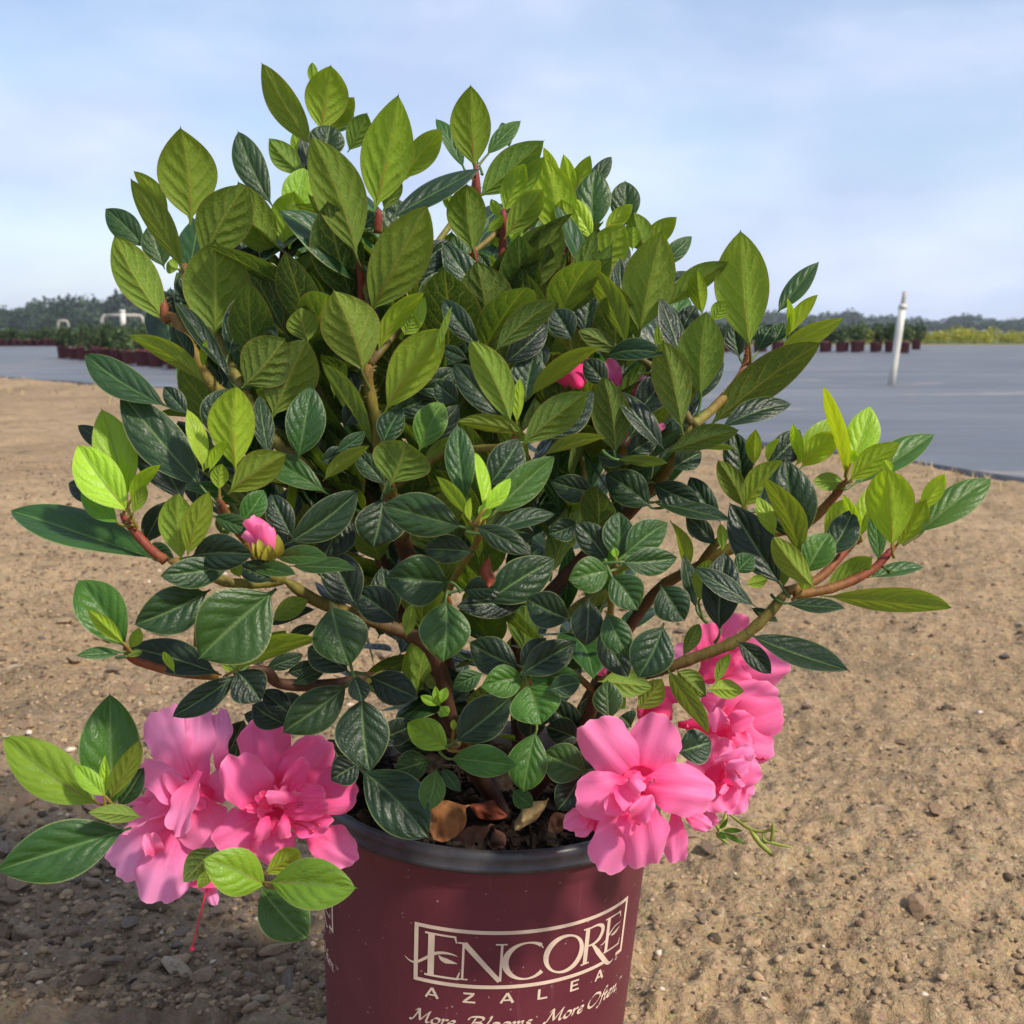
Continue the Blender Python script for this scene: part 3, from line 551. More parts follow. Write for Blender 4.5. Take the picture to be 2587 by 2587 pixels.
# A Z A L E A
def gA(x, w_=6.6): line((x, 41.6), (x + w_ / 2, 35.8), 1.2, 4); line((x + w_, 41.6), (x + w_ / 2 , 35.8), 1.5, 4); line((x + w_ * .24, 39.9), (x + w_ * .76, 39.9), .9, 3)
gA(6.0); gA(46.0); gA(104.2, 6.0)
line((26.2, 36.3), (32.0, 36.3), 1.05); line((31.4, 36.8), (26.8, 40.9), 1.3, 4); line((26.0, 41.3), (32.6, 41.3), 1.05)
line((66.8, 35.6), (66.8, 41.7), 1.5, 4); line((67.5, 41.2), (71.8, 41.2), 1.05, 3)
line((86.6, 35.3), (86.6, 41.6), 1.5, 4); line((87.3, 35.8), (91.4, 35.8), 1.0, 3); line((87.3, 38.4), (90.9, 38.4), .9, 3); line((87.3, 41.1), (91.8, 41.1), 1.0, 3)
# chancery-italic line, a broad nib drawn along each stroke (x-height 1)
G = {'o': ([[(.75, -.92), (.35, -.98), (.05, -.55), (.12, -.1), (.42, 0), (.78, -.35), (.80, -.78), (.62, -.97)]], .95),
     'r': ([[(.02, -.85), (.22, -.98), (.26, -.7), (.14, 0)], [(.22, -.55), (.42, -.88), (.62, -.98), (.76, -.86)]], .78),
     'e': ([[(.14, -.42), (.48, -.50), (.70, -.75), (.55, -.98), (.25, -.85), (.06, -.4), (.20, -.03), (.48, -.02), (.74, -.22)]], .84),
     'l': ([[(.26, -1.75), (.42, -1.95), (.42, -1.5), (.18, -.3), (.26, 0), (.46, -.1)]], .5),
     'm': ([[(.02, -.85), (.2, -.98), (.24, -.7), (.1, 0)], [(.2, -.5), (.45, -.92), (.62, -.9), (.58, -.5), (.48, 0)], [(.58, -.5), (.82, -.92), (1.0, -.9), (.96, -.5), (.86, -.08), (1.0, 0), (1.14, -.12)]], 1.2),
     'n': ([[(.02, -.85), (.2, -.98), (.24, -.7), (.1, 0)], [(.2, -.5), (.48, -.92), (.66, -.9), (.62, -.5), (.54, -.08), (.68, 0), (.82, -.12)]], .88),
     's': ([[(.62, -.85), (.42, -.98), (.2, -.82), (.3, -.56), (.5, -.4), (.48, -.12), (.22, 0), (.0, -.12)]], .68),
     't': ([[(.30, -1.4), (.14, -.3), (.22, -.02), (.46, -.12)], [(.02, -.92), (.52, -.96)]], .52),
     'f': ([[(.86, -1.85), (.66, -1.98), (.46, -1.6), (.28, -.5), (.14, .35), (-.06, .62), (-.22, .52)], [(.12, -.92), (.62, -.96)]], .58),
     '.': ([[(.06, -.10), (.16, .0)]], .34), ' ': ([], .62),
     'M': ([[(-.15, -.15), (.05, .02), (.22, -.25), (.52, -1.2), (.66, -1.85)], [(.30, -1.55), (.48, -1.85), (.68, -1.85), (.78, -1.2), (1.0, -.15)], [(1.0, -.15), (1.4, -1.0), (1.9, -1.9)], [(1.84, -1.85), (1.72, -1.0), (1.66, -.2), (1.82, 0), (2.06, -.18)]], 2.2),
     'B': ([[(.05, -.1), (.25, .0), (.42, -.5), (.62, -1.7)], [(.05, -1.35), (.12, -1.75), (.6, -1.92), (1.2, -1.8), (1.3, -1.4), (1.0, -1.05), (.62, -.98)], [(.7, -1.0), (1.2, -.85), (1.28, -.4), (.9, -.03), (.25, -.02)]], 1.5),
     'O': ([[(1.25, -1.75), (.7, -1.9), (.15, -1.2), (.12, -.4), (.5, .02), (1.1, -.25), (1.55, -1.0), (1.45, -1.6), (1.05, -1.85)]], 1.7)}
def script(txt, x, y, xh, fit):
    adv = sum(G[c][1] for c in txt); kx = fit / adv; nib = np.array([math.cos(math.radians(-38)), math.sin(math.radians(-38))]) * xh * .34
    for c in txt:
        for s_ in G[c][0]:
            Q = catmull(s_, 5) if len(s_) > 2 else np.linspace(s_[0], s_[1], 3); Q = np.array([(x + (q[0] - .16 * q[1]) * kx, y + q[1] * xh) for q in Q]); T = np.gradient(Q, axis=0); T /= np.linalg.norm(T, axis=1)[:, None] + 1e-9
            nn = np.stack([-T[:, 1], T[:, 0]], -1); side = np.sign((nn * nib).sum(1)); side[side == 0] = 1; off = nib / 2 + nn * side[:, None] * xh * .045; STR.append((Q + off, Q - off))
        x += G[c][1] * kx
script('More', -2.2, 56.6, 3.7, 24.6); script('Blooms.', 28.0, 56.6, 3.7, 37.6); script('More', 71.6, 56.6, 3.7, 25.2); script('Often.', 99.6, 56.6, 3.7, 29.6)
line((130.8, 51.0), (132.2, 51.0), .35, 2); line((131.5, 51.2), (131.5, 52.6), .35, 2); line((132.8, 52.6), (132.8, 51.0), .35, 2); line((132.8, 51.0), (133.5, 52.2), .3, 2); line((133.5, 52.2), (134.2, 51.0), .3, 2); line((134.2, 51.0), (134.2, 52.6), .35, 2)
LV = []; LF = []; nb = 0
for q, (A, B) in enumerate(STR):
    n = len(A); LV.append((A, B, q)); LF += [(nb + 2 * i, nb + 2 * i + 1, nb + 2 * i + 3, nb + 2 * i + 2) for i in range(n - 1)]; nb += 2 * n
for rep in range(3):
    VV = []
    for A, B, q in LV:
        P = np.stack([A, B], 1).reshape(-1, 2); h = (45.0 + P[:, 1]) / 1000; phi = np.radians(-90) + (P[:, 0] - 32.7) / 93.5 + math.radians(-119.2) * rep
        VV.append(ponp(phi, h, rb(h) + .00022 + .000012 * (q % 9)))
    child_of(mesh_obj('lettering', np.concatenate(VV), LF, M_INK, None, False), pot)

# ---- potting soil, litter in the pot
M_SOIL = simple('dark_potting_soil', (0.020, 0.014, 0.010), 0.95, 0.15, 0.6, 220, 0.8, 400)
n = 96; V = [PO - PA * .018]; rings = 30
for i in range(1, rings + 1):
    for k in range(n):
        r = .0928 * i / rings; a = 2 * math.pi * k / n; z = .018 + .004 * (i / rings) ** 2 - float(.016 * vnoise(np.array([r * math.cos(a) / .018]), np.array([r * math.sin(a) / .018]), 71)[0] + .008 * vnoise(np.array([r * math.cos(a) / .006]), np.array([r * math.sin(a) / .006]), 72)[0])
        V.append(ponp(np.array(a), np.array(z), np.array(r)))
F = [(0, 1 + k, 1 + (k + 1) % n) for k in range(n)] + [(1 + (i - 1) * n + k, 1 + i * n + k, 1 + i * n + (k + 1) % n, 1 + (i - 1) * n + (k + 1) % n) for i in range(1, rings) for k in range(n)]
mb = MB(); mb.add(np.array(V), F)
for _ in range(520):
    a = rs.random() * 6.28; r = .090 * math.sqrt(rs.random()); c = ponp(np.array(a), np.array(.015 + rs.uniform(-.003, .004)), np.array(r)); s = rs.uniform(.0012, .005); q = Matrix.Rotation(rs.random() * 6.3, 3, Vector((rs.gauss(0, 1), rs.gauss(0, 1), rs.gauss(0, 1))).normalized())
    b8 = np.array([q @ Vector((x * s, y * s * .45, z * s * .25)) for x in (-1, 1) for y in (-1, 1) for z in (-1, 1)]) + c; mb.add(b8, [(0, 1, 3, 2), (4, 6, 7, 5), (0, 4, 5, 1), (2, 3, 7, 6), (0, 2, 6, 4), (1, 5, 7, 3)])
so_ = mb.build('potting_soil', M_SOIL, None, False); tag(so_, 'dark crumbly potting soil filling the maroon pot', 'soil', kind='stuff')
HAZE = 0.0005
# ================================================================== the azalea
plant = empty('azalea_plant', PO - PA * .016); tag(plant, 'bushy green azalea with double pink blooms growing in the maroon pot', 'azalea')
def blade(L, Wd, fold, bow, curl, twist, seed, tone, kind='leaf', nu=22, nv=11):
    r = np.random.default_rng(seed); t = np.linspace(0, 1, nu)[:, None]; u = np.linspace(-1, 1, nv)[None, :]
    if kind == 'leaf':
        tt = np.clip((t - .075) / .925, 0, 1); p = r.uniform(.80, 1.02); q = r.uniform(.80, 1.0); wv = tt ** p * (1 - tt) ** q; wv /= (p / (p + q)) ** p * (q / (p + q)) ** q; wv = np.maximum(wv, np.where(t < .12, .045, .0))
    else:
        tm = r.uniform(.62, .78); wv = np.where(t < tm, .26 + .74 * np.sin(math.pi / 2 * np.clip(t / tm, 0, 1)) ** 1.05, 1 - .06 * (np.clip(t - tm, 0, 1) / (1 - tm)) ** 2)
    asym = 1 + r.uniform(-.07, .07) * np.sign(u); y = u * wv * Wd / 2 * asym; x = np.broadcast_to(t * L, y.shape).copy(); z = np.zeros_like(y)
    if kind == 'leaf':
        ph = 5.5 * (t - .36 * np.abs(u) ** 1.25) + .47 * (u > 0) + .5; q_ = np.abs(np.sin(math.pi * (ph + .0))); z += .034 * Wd * q_ * (1 - np.abs(u) ** 4) * np.clip(np.abs(u) * 4, 0, 1) * wv
        z += np.abs(y) * math.tan(fold) * (1 - .25 * np.abs(u)); z -= curl * Wd * (u * wv) ** 2 * .5
        y = y + r.uniform(-.09, .09) * L * 4 * t * (1 - t) * .5; z -= r.uniform(-.02, .07) * L * t ** 4
        x = x + .03 * L * np.exp(-(u / .25) ** 2) * t ** 14
        ed = r.uniform(0, 6.3); z += .018 * Wd * np.sin(t * 9 + ed) * np.abs(u) ** 3
    else:
        ed = r.uniform(0, 6.3, 4); z += curl * Wd * (u * wv) ** 2 * .5; z -= .05 * Wd * np.exp(-(u / .16) ** 2) * t * (1 - t) * 4
        amp = r.uniform(.06, .12) * Wd; z += amp * np.sin(u * r.uniform(5, 8.5) + ed[0]) * t ** 2.5 + .9 * amp * np.sin(t * r.uniform(9, 14) + ed[1] + u * 2) * np.abs(u) ** 2
        re = min(.62, Wd / 2 / L * r.uniform(.85, 1.05)); x *= 1 - re * (1 - np.sqrt(1 - (np.abs(u) * .995) ** 2)) * t ** .6; x += .030 * L * np.sin(u * r.uniform(3, 5) + ed[2]) * t ** 5 + .014 * L * np.sin(u * 12 + ed[3]) * t ** 6; y *= 1 + .05 * np.sin(t * 12 + ed[3])
        z += r.uniform(-.16, .14) * L * t ** 3 - .10 * Wd * np.abs(u) ** 3 * t * r.uniform(-.6, 1.4)
    z += bow * L * 4 * t * (1 - t) ; a = twist * (t - .5); yy = y * np.cos(a) - z * np.sin(a); zz = y * np.sin(a) + z * np.cos(a)
    lv = np.stack([np.broadcast_to(u if kind == 'leaf' else u * wv, y.shape), np.broadcast_to(t, y.shape), np.full_like(y, tone)], -1)
    return np.stack([x, yy, zz], -1).reshape(-1, 3), grid_faces(nu, nv), lv.reshape(-1, 3)
def basis(B, T, w3, side, kind, rollsign=0, minr=.34):
    a = (T - B); L = a.length; a = a / L; mid = (B + T) / 2; v = (CAM - mid).normalized(); n0 = (v - a * v.dot(a)).normalized()
    Wd = max(w3, minr * L); roll = math.acos(min(1, w3 / Wd)); c = [Matrix.Rotation(s * roll, 3, a) @ n0 for s in (1, -1)]
    if side == 'u': c = [-k for k in c]
    n = c[0] if rollsign > 0 else c[1] if rollsign < 0 else max(c, key=lambda k: k.z)
    return Matrix((a, n.cross(a), n)).transposed(), L, Wd
LEAVES = []     # (verts, faces, lv, size) until it is known which are the largest
NS = [0]
def leafrec(B, T, w3, side, tone, rollsign=0, bow=None, C0=None):
    NS[0] += 1; r = random.Random(NS[0] * 13 + 5); B = B - (T - B) * .07; M, L, Wd = basis(B, T, w3, side, 'leaf', rollsign)
    fold = math.radians(r.uniform(14, 30)); 
    if w3 < .26 * L: fold = math.radians(r.uniform(18, 30))
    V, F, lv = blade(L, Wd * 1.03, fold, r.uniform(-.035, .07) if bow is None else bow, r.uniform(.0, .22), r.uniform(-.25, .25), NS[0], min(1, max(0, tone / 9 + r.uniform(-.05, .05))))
    V = V @ np.array(M.transposed()) + np.array(B)
    if C0 is not None and (C0 - B).length < .013:
        a = (T - B).normalized(); g = C0 - B; g = (g.normalized() * .45 - a * .55).normalized() * min(g.length, .0075); e_ = B + g; tv, tf = tube(catmull([np.array(B + a * L * .09), np.array(B), np.array(B * .5 + e_ * .5 - a * .0008), np.array(e_)], 3), np.linspace(.00055, .0009, 10), 5, False)
        F = np.concatenate([F, np.array(tf) + len(V)]); V = np.concatenate([V, tv]); lv = np.concatenate([lv, np.tile([[0, 0, lv[0, 2]]], (len(tv), 1))])
    LEAVES.append((V, F, lv, L * w3))
CENTRES = []
def R(z, cx, cy, Y, lst, stem=True, tint=1.0):
    if stem: CENTRES.append((at(cx, cy, Y, z), tint))
    s = ZO[z][2] / 1932.0
    for l in lst:
        bx, by, tx, ty, wd, side, tone = l[:7]; dy = (l[7] if len(l) > 7 else 0) / 1000; up = by - ty
        ln = math.hypot(tx - bx, ty - by) * s / (W * FR) * Y
        if len(l) > 8: d = l[8] / 1000
        elif side == 't': d = (.25 if up > 0 else -.35) * ln
        else: d = (-.28 if up > 0 else .10) * ln
        B = at(bx, by, Y + dy, z); T = at(tx, ty, Y + dy + d, z); leafrec(B, T, abs(wd) * s / (W * FR) * Y, side, tone, 0 if wd > 0 else -1, None, at(cx, cy, Y, z))
u, t = 'u', 't'
# --- top left
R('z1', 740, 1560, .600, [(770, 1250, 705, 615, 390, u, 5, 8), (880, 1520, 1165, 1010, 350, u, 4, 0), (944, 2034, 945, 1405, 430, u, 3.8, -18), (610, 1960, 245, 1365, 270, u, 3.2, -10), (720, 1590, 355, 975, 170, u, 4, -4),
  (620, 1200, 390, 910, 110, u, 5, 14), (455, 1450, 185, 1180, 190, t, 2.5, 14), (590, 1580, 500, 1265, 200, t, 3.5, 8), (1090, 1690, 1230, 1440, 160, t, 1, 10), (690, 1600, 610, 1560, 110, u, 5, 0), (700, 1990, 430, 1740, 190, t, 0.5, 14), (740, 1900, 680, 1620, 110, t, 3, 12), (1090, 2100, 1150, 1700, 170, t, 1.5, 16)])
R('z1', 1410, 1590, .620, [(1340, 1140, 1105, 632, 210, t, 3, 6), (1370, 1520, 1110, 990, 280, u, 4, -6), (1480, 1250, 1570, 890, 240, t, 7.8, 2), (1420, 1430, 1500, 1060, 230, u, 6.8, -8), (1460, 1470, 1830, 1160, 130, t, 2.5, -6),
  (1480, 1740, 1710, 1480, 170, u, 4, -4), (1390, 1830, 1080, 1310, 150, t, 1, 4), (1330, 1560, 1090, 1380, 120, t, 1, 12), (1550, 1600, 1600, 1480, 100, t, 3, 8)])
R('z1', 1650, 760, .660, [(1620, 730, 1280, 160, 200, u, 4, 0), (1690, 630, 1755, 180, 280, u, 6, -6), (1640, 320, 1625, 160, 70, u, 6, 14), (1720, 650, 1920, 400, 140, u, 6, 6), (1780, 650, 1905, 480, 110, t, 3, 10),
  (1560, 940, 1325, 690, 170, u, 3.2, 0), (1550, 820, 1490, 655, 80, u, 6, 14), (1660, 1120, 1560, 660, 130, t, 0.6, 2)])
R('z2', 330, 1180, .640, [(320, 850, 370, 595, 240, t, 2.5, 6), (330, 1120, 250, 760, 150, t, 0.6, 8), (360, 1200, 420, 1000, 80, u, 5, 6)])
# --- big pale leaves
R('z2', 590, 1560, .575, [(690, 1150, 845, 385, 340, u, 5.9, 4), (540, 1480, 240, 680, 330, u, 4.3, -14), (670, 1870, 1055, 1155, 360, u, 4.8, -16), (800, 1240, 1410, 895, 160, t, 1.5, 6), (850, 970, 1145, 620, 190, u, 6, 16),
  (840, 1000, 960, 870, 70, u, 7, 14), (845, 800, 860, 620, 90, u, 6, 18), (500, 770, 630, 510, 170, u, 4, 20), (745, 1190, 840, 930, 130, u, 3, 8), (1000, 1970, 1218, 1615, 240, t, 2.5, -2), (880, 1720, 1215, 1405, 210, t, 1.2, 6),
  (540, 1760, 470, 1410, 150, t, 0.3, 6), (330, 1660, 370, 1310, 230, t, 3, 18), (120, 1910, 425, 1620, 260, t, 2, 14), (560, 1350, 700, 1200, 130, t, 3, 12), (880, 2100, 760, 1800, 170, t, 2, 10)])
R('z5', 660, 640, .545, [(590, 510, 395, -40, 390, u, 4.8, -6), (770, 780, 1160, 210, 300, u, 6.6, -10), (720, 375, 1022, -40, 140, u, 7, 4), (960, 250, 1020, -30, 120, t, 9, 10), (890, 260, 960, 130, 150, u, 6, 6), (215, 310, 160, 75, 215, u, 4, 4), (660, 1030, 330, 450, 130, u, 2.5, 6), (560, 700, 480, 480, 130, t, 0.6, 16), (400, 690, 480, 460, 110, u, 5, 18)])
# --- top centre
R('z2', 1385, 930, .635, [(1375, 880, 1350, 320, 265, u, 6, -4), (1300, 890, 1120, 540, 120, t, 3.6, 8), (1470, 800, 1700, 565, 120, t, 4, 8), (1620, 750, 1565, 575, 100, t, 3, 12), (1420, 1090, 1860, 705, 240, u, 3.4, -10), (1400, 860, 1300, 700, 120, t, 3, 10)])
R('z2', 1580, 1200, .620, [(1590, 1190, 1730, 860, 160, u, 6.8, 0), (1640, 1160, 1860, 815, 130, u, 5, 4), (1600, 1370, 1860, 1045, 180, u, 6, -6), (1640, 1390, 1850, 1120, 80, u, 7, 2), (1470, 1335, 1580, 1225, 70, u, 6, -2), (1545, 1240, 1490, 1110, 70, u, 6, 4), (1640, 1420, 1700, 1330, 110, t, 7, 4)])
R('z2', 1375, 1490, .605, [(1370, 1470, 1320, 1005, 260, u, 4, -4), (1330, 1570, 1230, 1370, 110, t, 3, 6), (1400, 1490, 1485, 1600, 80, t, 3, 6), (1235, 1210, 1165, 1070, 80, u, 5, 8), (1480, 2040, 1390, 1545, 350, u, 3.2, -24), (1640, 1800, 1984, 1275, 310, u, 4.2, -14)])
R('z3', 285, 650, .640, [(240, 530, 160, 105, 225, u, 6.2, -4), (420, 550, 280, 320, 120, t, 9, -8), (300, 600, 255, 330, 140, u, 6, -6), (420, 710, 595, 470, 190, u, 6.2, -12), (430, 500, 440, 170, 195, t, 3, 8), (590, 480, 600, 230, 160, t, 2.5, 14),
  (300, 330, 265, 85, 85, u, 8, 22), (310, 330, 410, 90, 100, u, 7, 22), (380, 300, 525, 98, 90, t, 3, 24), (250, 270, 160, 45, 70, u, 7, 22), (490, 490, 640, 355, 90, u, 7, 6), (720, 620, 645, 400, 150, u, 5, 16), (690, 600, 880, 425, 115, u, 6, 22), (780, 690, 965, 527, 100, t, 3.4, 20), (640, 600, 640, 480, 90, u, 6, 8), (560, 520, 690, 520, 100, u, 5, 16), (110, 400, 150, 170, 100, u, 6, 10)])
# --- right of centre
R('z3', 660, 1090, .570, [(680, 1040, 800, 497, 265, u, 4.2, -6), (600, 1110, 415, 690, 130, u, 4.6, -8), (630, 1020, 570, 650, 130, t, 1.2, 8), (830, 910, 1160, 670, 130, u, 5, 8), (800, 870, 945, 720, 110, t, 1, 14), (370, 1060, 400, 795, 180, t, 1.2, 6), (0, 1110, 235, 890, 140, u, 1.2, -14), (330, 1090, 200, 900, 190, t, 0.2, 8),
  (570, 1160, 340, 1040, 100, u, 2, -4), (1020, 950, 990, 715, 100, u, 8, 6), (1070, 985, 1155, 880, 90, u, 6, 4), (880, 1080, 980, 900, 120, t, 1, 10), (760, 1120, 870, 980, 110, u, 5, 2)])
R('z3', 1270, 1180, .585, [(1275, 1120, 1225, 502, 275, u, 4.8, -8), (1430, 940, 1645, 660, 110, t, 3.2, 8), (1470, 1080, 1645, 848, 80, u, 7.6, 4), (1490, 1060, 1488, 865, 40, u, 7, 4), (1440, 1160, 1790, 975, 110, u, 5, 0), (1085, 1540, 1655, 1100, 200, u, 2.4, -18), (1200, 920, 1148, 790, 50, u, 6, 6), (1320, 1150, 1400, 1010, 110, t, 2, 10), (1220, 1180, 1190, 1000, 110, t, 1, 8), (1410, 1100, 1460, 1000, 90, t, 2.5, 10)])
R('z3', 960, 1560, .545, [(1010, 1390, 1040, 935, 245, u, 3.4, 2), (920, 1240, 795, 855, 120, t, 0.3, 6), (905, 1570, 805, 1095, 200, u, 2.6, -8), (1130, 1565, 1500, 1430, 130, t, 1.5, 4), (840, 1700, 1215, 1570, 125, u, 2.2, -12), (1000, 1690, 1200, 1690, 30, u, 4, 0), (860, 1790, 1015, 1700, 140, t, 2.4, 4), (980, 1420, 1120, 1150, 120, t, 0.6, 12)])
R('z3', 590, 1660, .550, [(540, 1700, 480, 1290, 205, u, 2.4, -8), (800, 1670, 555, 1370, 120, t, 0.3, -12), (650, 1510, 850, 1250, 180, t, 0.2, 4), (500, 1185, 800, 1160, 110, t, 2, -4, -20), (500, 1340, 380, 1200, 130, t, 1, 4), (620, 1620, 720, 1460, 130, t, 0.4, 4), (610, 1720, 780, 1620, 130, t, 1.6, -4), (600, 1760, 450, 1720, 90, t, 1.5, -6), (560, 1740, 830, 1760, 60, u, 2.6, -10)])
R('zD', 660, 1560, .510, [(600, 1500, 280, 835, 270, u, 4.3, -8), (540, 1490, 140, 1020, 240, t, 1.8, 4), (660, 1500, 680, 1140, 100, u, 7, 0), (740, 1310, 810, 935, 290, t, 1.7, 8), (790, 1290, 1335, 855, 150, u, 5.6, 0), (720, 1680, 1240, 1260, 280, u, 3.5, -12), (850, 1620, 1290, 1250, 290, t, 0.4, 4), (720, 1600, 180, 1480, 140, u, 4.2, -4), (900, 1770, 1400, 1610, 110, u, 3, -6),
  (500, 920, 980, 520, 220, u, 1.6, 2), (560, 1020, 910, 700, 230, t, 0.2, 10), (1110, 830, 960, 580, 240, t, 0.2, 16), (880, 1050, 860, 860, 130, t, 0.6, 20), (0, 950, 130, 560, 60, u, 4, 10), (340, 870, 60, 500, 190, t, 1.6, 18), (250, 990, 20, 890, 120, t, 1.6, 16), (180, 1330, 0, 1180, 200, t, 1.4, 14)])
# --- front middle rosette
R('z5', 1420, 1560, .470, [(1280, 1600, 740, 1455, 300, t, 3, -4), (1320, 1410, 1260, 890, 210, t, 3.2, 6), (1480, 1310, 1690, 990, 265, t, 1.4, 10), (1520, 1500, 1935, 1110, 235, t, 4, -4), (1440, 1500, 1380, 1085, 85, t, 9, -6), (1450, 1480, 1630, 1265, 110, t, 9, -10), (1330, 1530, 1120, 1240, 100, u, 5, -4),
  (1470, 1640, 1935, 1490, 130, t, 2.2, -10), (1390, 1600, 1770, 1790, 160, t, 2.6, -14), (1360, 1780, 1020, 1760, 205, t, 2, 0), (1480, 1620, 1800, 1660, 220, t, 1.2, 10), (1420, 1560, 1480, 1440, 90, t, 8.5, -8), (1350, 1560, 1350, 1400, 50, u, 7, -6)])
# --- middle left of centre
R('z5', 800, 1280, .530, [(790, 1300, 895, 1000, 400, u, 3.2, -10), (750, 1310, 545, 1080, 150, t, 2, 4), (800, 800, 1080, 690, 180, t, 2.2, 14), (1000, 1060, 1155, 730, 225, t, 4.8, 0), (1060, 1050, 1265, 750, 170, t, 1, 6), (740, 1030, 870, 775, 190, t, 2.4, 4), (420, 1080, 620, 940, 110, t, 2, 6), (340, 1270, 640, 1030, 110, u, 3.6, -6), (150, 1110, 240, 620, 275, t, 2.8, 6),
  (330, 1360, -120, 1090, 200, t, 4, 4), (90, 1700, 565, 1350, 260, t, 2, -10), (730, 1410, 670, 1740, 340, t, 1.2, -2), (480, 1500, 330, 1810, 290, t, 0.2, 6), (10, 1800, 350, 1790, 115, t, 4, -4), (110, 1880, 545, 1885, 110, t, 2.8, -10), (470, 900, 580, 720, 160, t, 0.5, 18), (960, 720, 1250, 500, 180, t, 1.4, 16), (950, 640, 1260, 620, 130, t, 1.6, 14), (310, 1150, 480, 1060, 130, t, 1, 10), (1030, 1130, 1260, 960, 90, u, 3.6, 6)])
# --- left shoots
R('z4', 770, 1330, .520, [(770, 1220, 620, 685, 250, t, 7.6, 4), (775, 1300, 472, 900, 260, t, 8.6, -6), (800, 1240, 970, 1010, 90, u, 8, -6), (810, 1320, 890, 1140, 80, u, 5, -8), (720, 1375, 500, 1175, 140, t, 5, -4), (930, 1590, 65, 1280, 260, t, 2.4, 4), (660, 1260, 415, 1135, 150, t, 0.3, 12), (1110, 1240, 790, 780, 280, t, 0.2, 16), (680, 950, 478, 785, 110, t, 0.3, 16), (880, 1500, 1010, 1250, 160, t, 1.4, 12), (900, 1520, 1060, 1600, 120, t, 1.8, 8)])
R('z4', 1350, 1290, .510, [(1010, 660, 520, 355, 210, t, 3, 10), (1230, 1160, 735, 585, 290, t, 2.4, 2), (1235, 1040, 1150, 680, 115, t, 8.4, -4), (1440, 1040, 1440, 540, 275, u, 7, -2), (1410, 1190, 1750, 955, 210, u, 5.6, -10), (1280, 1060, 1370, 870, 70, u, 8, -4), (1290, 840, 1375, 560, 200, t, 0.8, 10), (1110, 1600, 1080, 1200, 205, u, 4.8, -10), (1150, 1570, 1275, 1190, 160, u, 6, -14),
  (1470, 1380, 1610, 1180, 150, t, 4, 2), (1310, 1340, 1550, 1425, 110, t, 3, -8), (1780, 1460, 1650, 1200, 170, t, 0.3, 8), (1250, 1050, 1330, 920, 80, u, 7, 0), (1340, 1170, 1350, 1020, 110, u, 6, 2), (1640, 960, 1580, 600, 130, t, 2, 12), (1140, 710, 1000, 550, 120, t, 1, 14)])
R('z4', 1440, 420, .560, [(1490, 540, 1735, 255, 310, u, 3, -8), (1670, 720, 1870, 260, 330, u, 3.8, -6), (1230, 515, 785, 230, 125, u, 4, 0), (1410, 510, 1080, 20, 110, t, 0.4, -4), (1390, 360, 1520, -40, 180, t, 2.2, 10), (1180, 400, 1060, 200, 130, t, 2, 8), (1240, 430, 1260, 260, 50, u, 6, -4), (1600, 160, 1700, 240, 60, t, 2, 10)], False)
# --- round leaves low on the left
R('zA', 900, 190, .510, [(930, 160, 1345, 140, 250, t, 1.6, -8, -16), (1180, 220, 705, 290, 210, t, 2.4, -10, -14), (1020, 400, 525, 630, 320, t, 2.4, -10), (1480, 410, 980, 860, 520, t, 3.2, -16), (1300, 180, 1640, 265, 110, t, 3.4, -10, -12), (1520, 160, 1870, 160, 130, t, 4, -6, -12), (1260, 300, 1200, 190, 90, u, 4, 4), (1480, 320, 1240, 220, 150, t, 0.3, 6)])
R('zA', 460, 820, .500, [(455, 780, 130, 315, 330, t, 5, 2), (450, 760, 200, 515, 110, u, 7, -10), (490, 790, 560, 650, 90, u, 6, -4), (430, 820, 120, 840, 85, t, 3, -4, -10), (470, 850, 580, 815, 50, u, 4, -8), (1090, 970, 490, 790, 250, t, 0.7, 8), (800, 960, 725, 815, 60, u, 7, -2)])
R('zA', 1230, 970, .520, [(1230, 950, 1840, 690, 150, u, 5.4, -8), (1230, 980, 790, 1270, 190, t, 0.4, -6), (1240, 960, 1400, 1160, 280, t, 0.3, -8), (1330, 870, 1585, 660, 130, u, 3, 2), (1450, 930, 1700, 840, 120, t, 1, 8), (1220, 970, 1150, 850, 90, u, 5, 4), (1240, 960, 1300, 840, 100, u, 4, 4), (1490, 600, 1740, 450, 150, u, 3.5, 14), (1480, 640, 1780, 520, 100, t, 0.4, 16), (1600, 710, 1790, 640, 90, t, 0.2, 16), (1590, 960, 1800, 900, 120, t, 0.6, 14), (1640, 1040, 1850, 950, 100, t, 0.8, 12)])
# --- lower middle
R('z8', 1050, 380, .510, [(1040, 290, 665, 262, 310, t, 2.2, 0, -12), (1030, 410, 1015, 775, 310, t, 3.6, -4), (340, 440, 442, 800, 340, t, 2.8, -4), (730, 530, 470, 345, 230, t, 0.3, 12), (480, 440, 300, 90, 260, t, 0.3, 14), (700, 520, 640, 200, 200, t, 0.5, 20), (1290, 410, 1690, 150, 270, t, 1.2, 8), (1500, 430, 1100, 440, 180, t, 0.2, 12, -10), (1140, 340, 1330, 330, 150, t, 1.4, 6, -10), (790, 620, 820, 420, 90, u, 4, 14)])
R('z8', 1530, 860, .500, [(1470, 800, 1170, 660, 240, t, 1.5, 4), (1500, 880, 1245, 930, 200, t, 4.4, -6), (1530, 915, 1610, 1160, 320, t, 4.6, -10), (1550, 880, 1655, 890, 95, t, 4.6, -8), (1560, 830, 1825, 650, 180, t, 2.4, 0), (1500, 830, 1640, 630, 150, t, 0.4, 6), (1600, 860, 1858, 890, 150, t, 3, -4), (1520, 870, 1510, 790, 40, t, 8, -4), (1540, 880, 1560, 830, 50, t, 8, -6)])
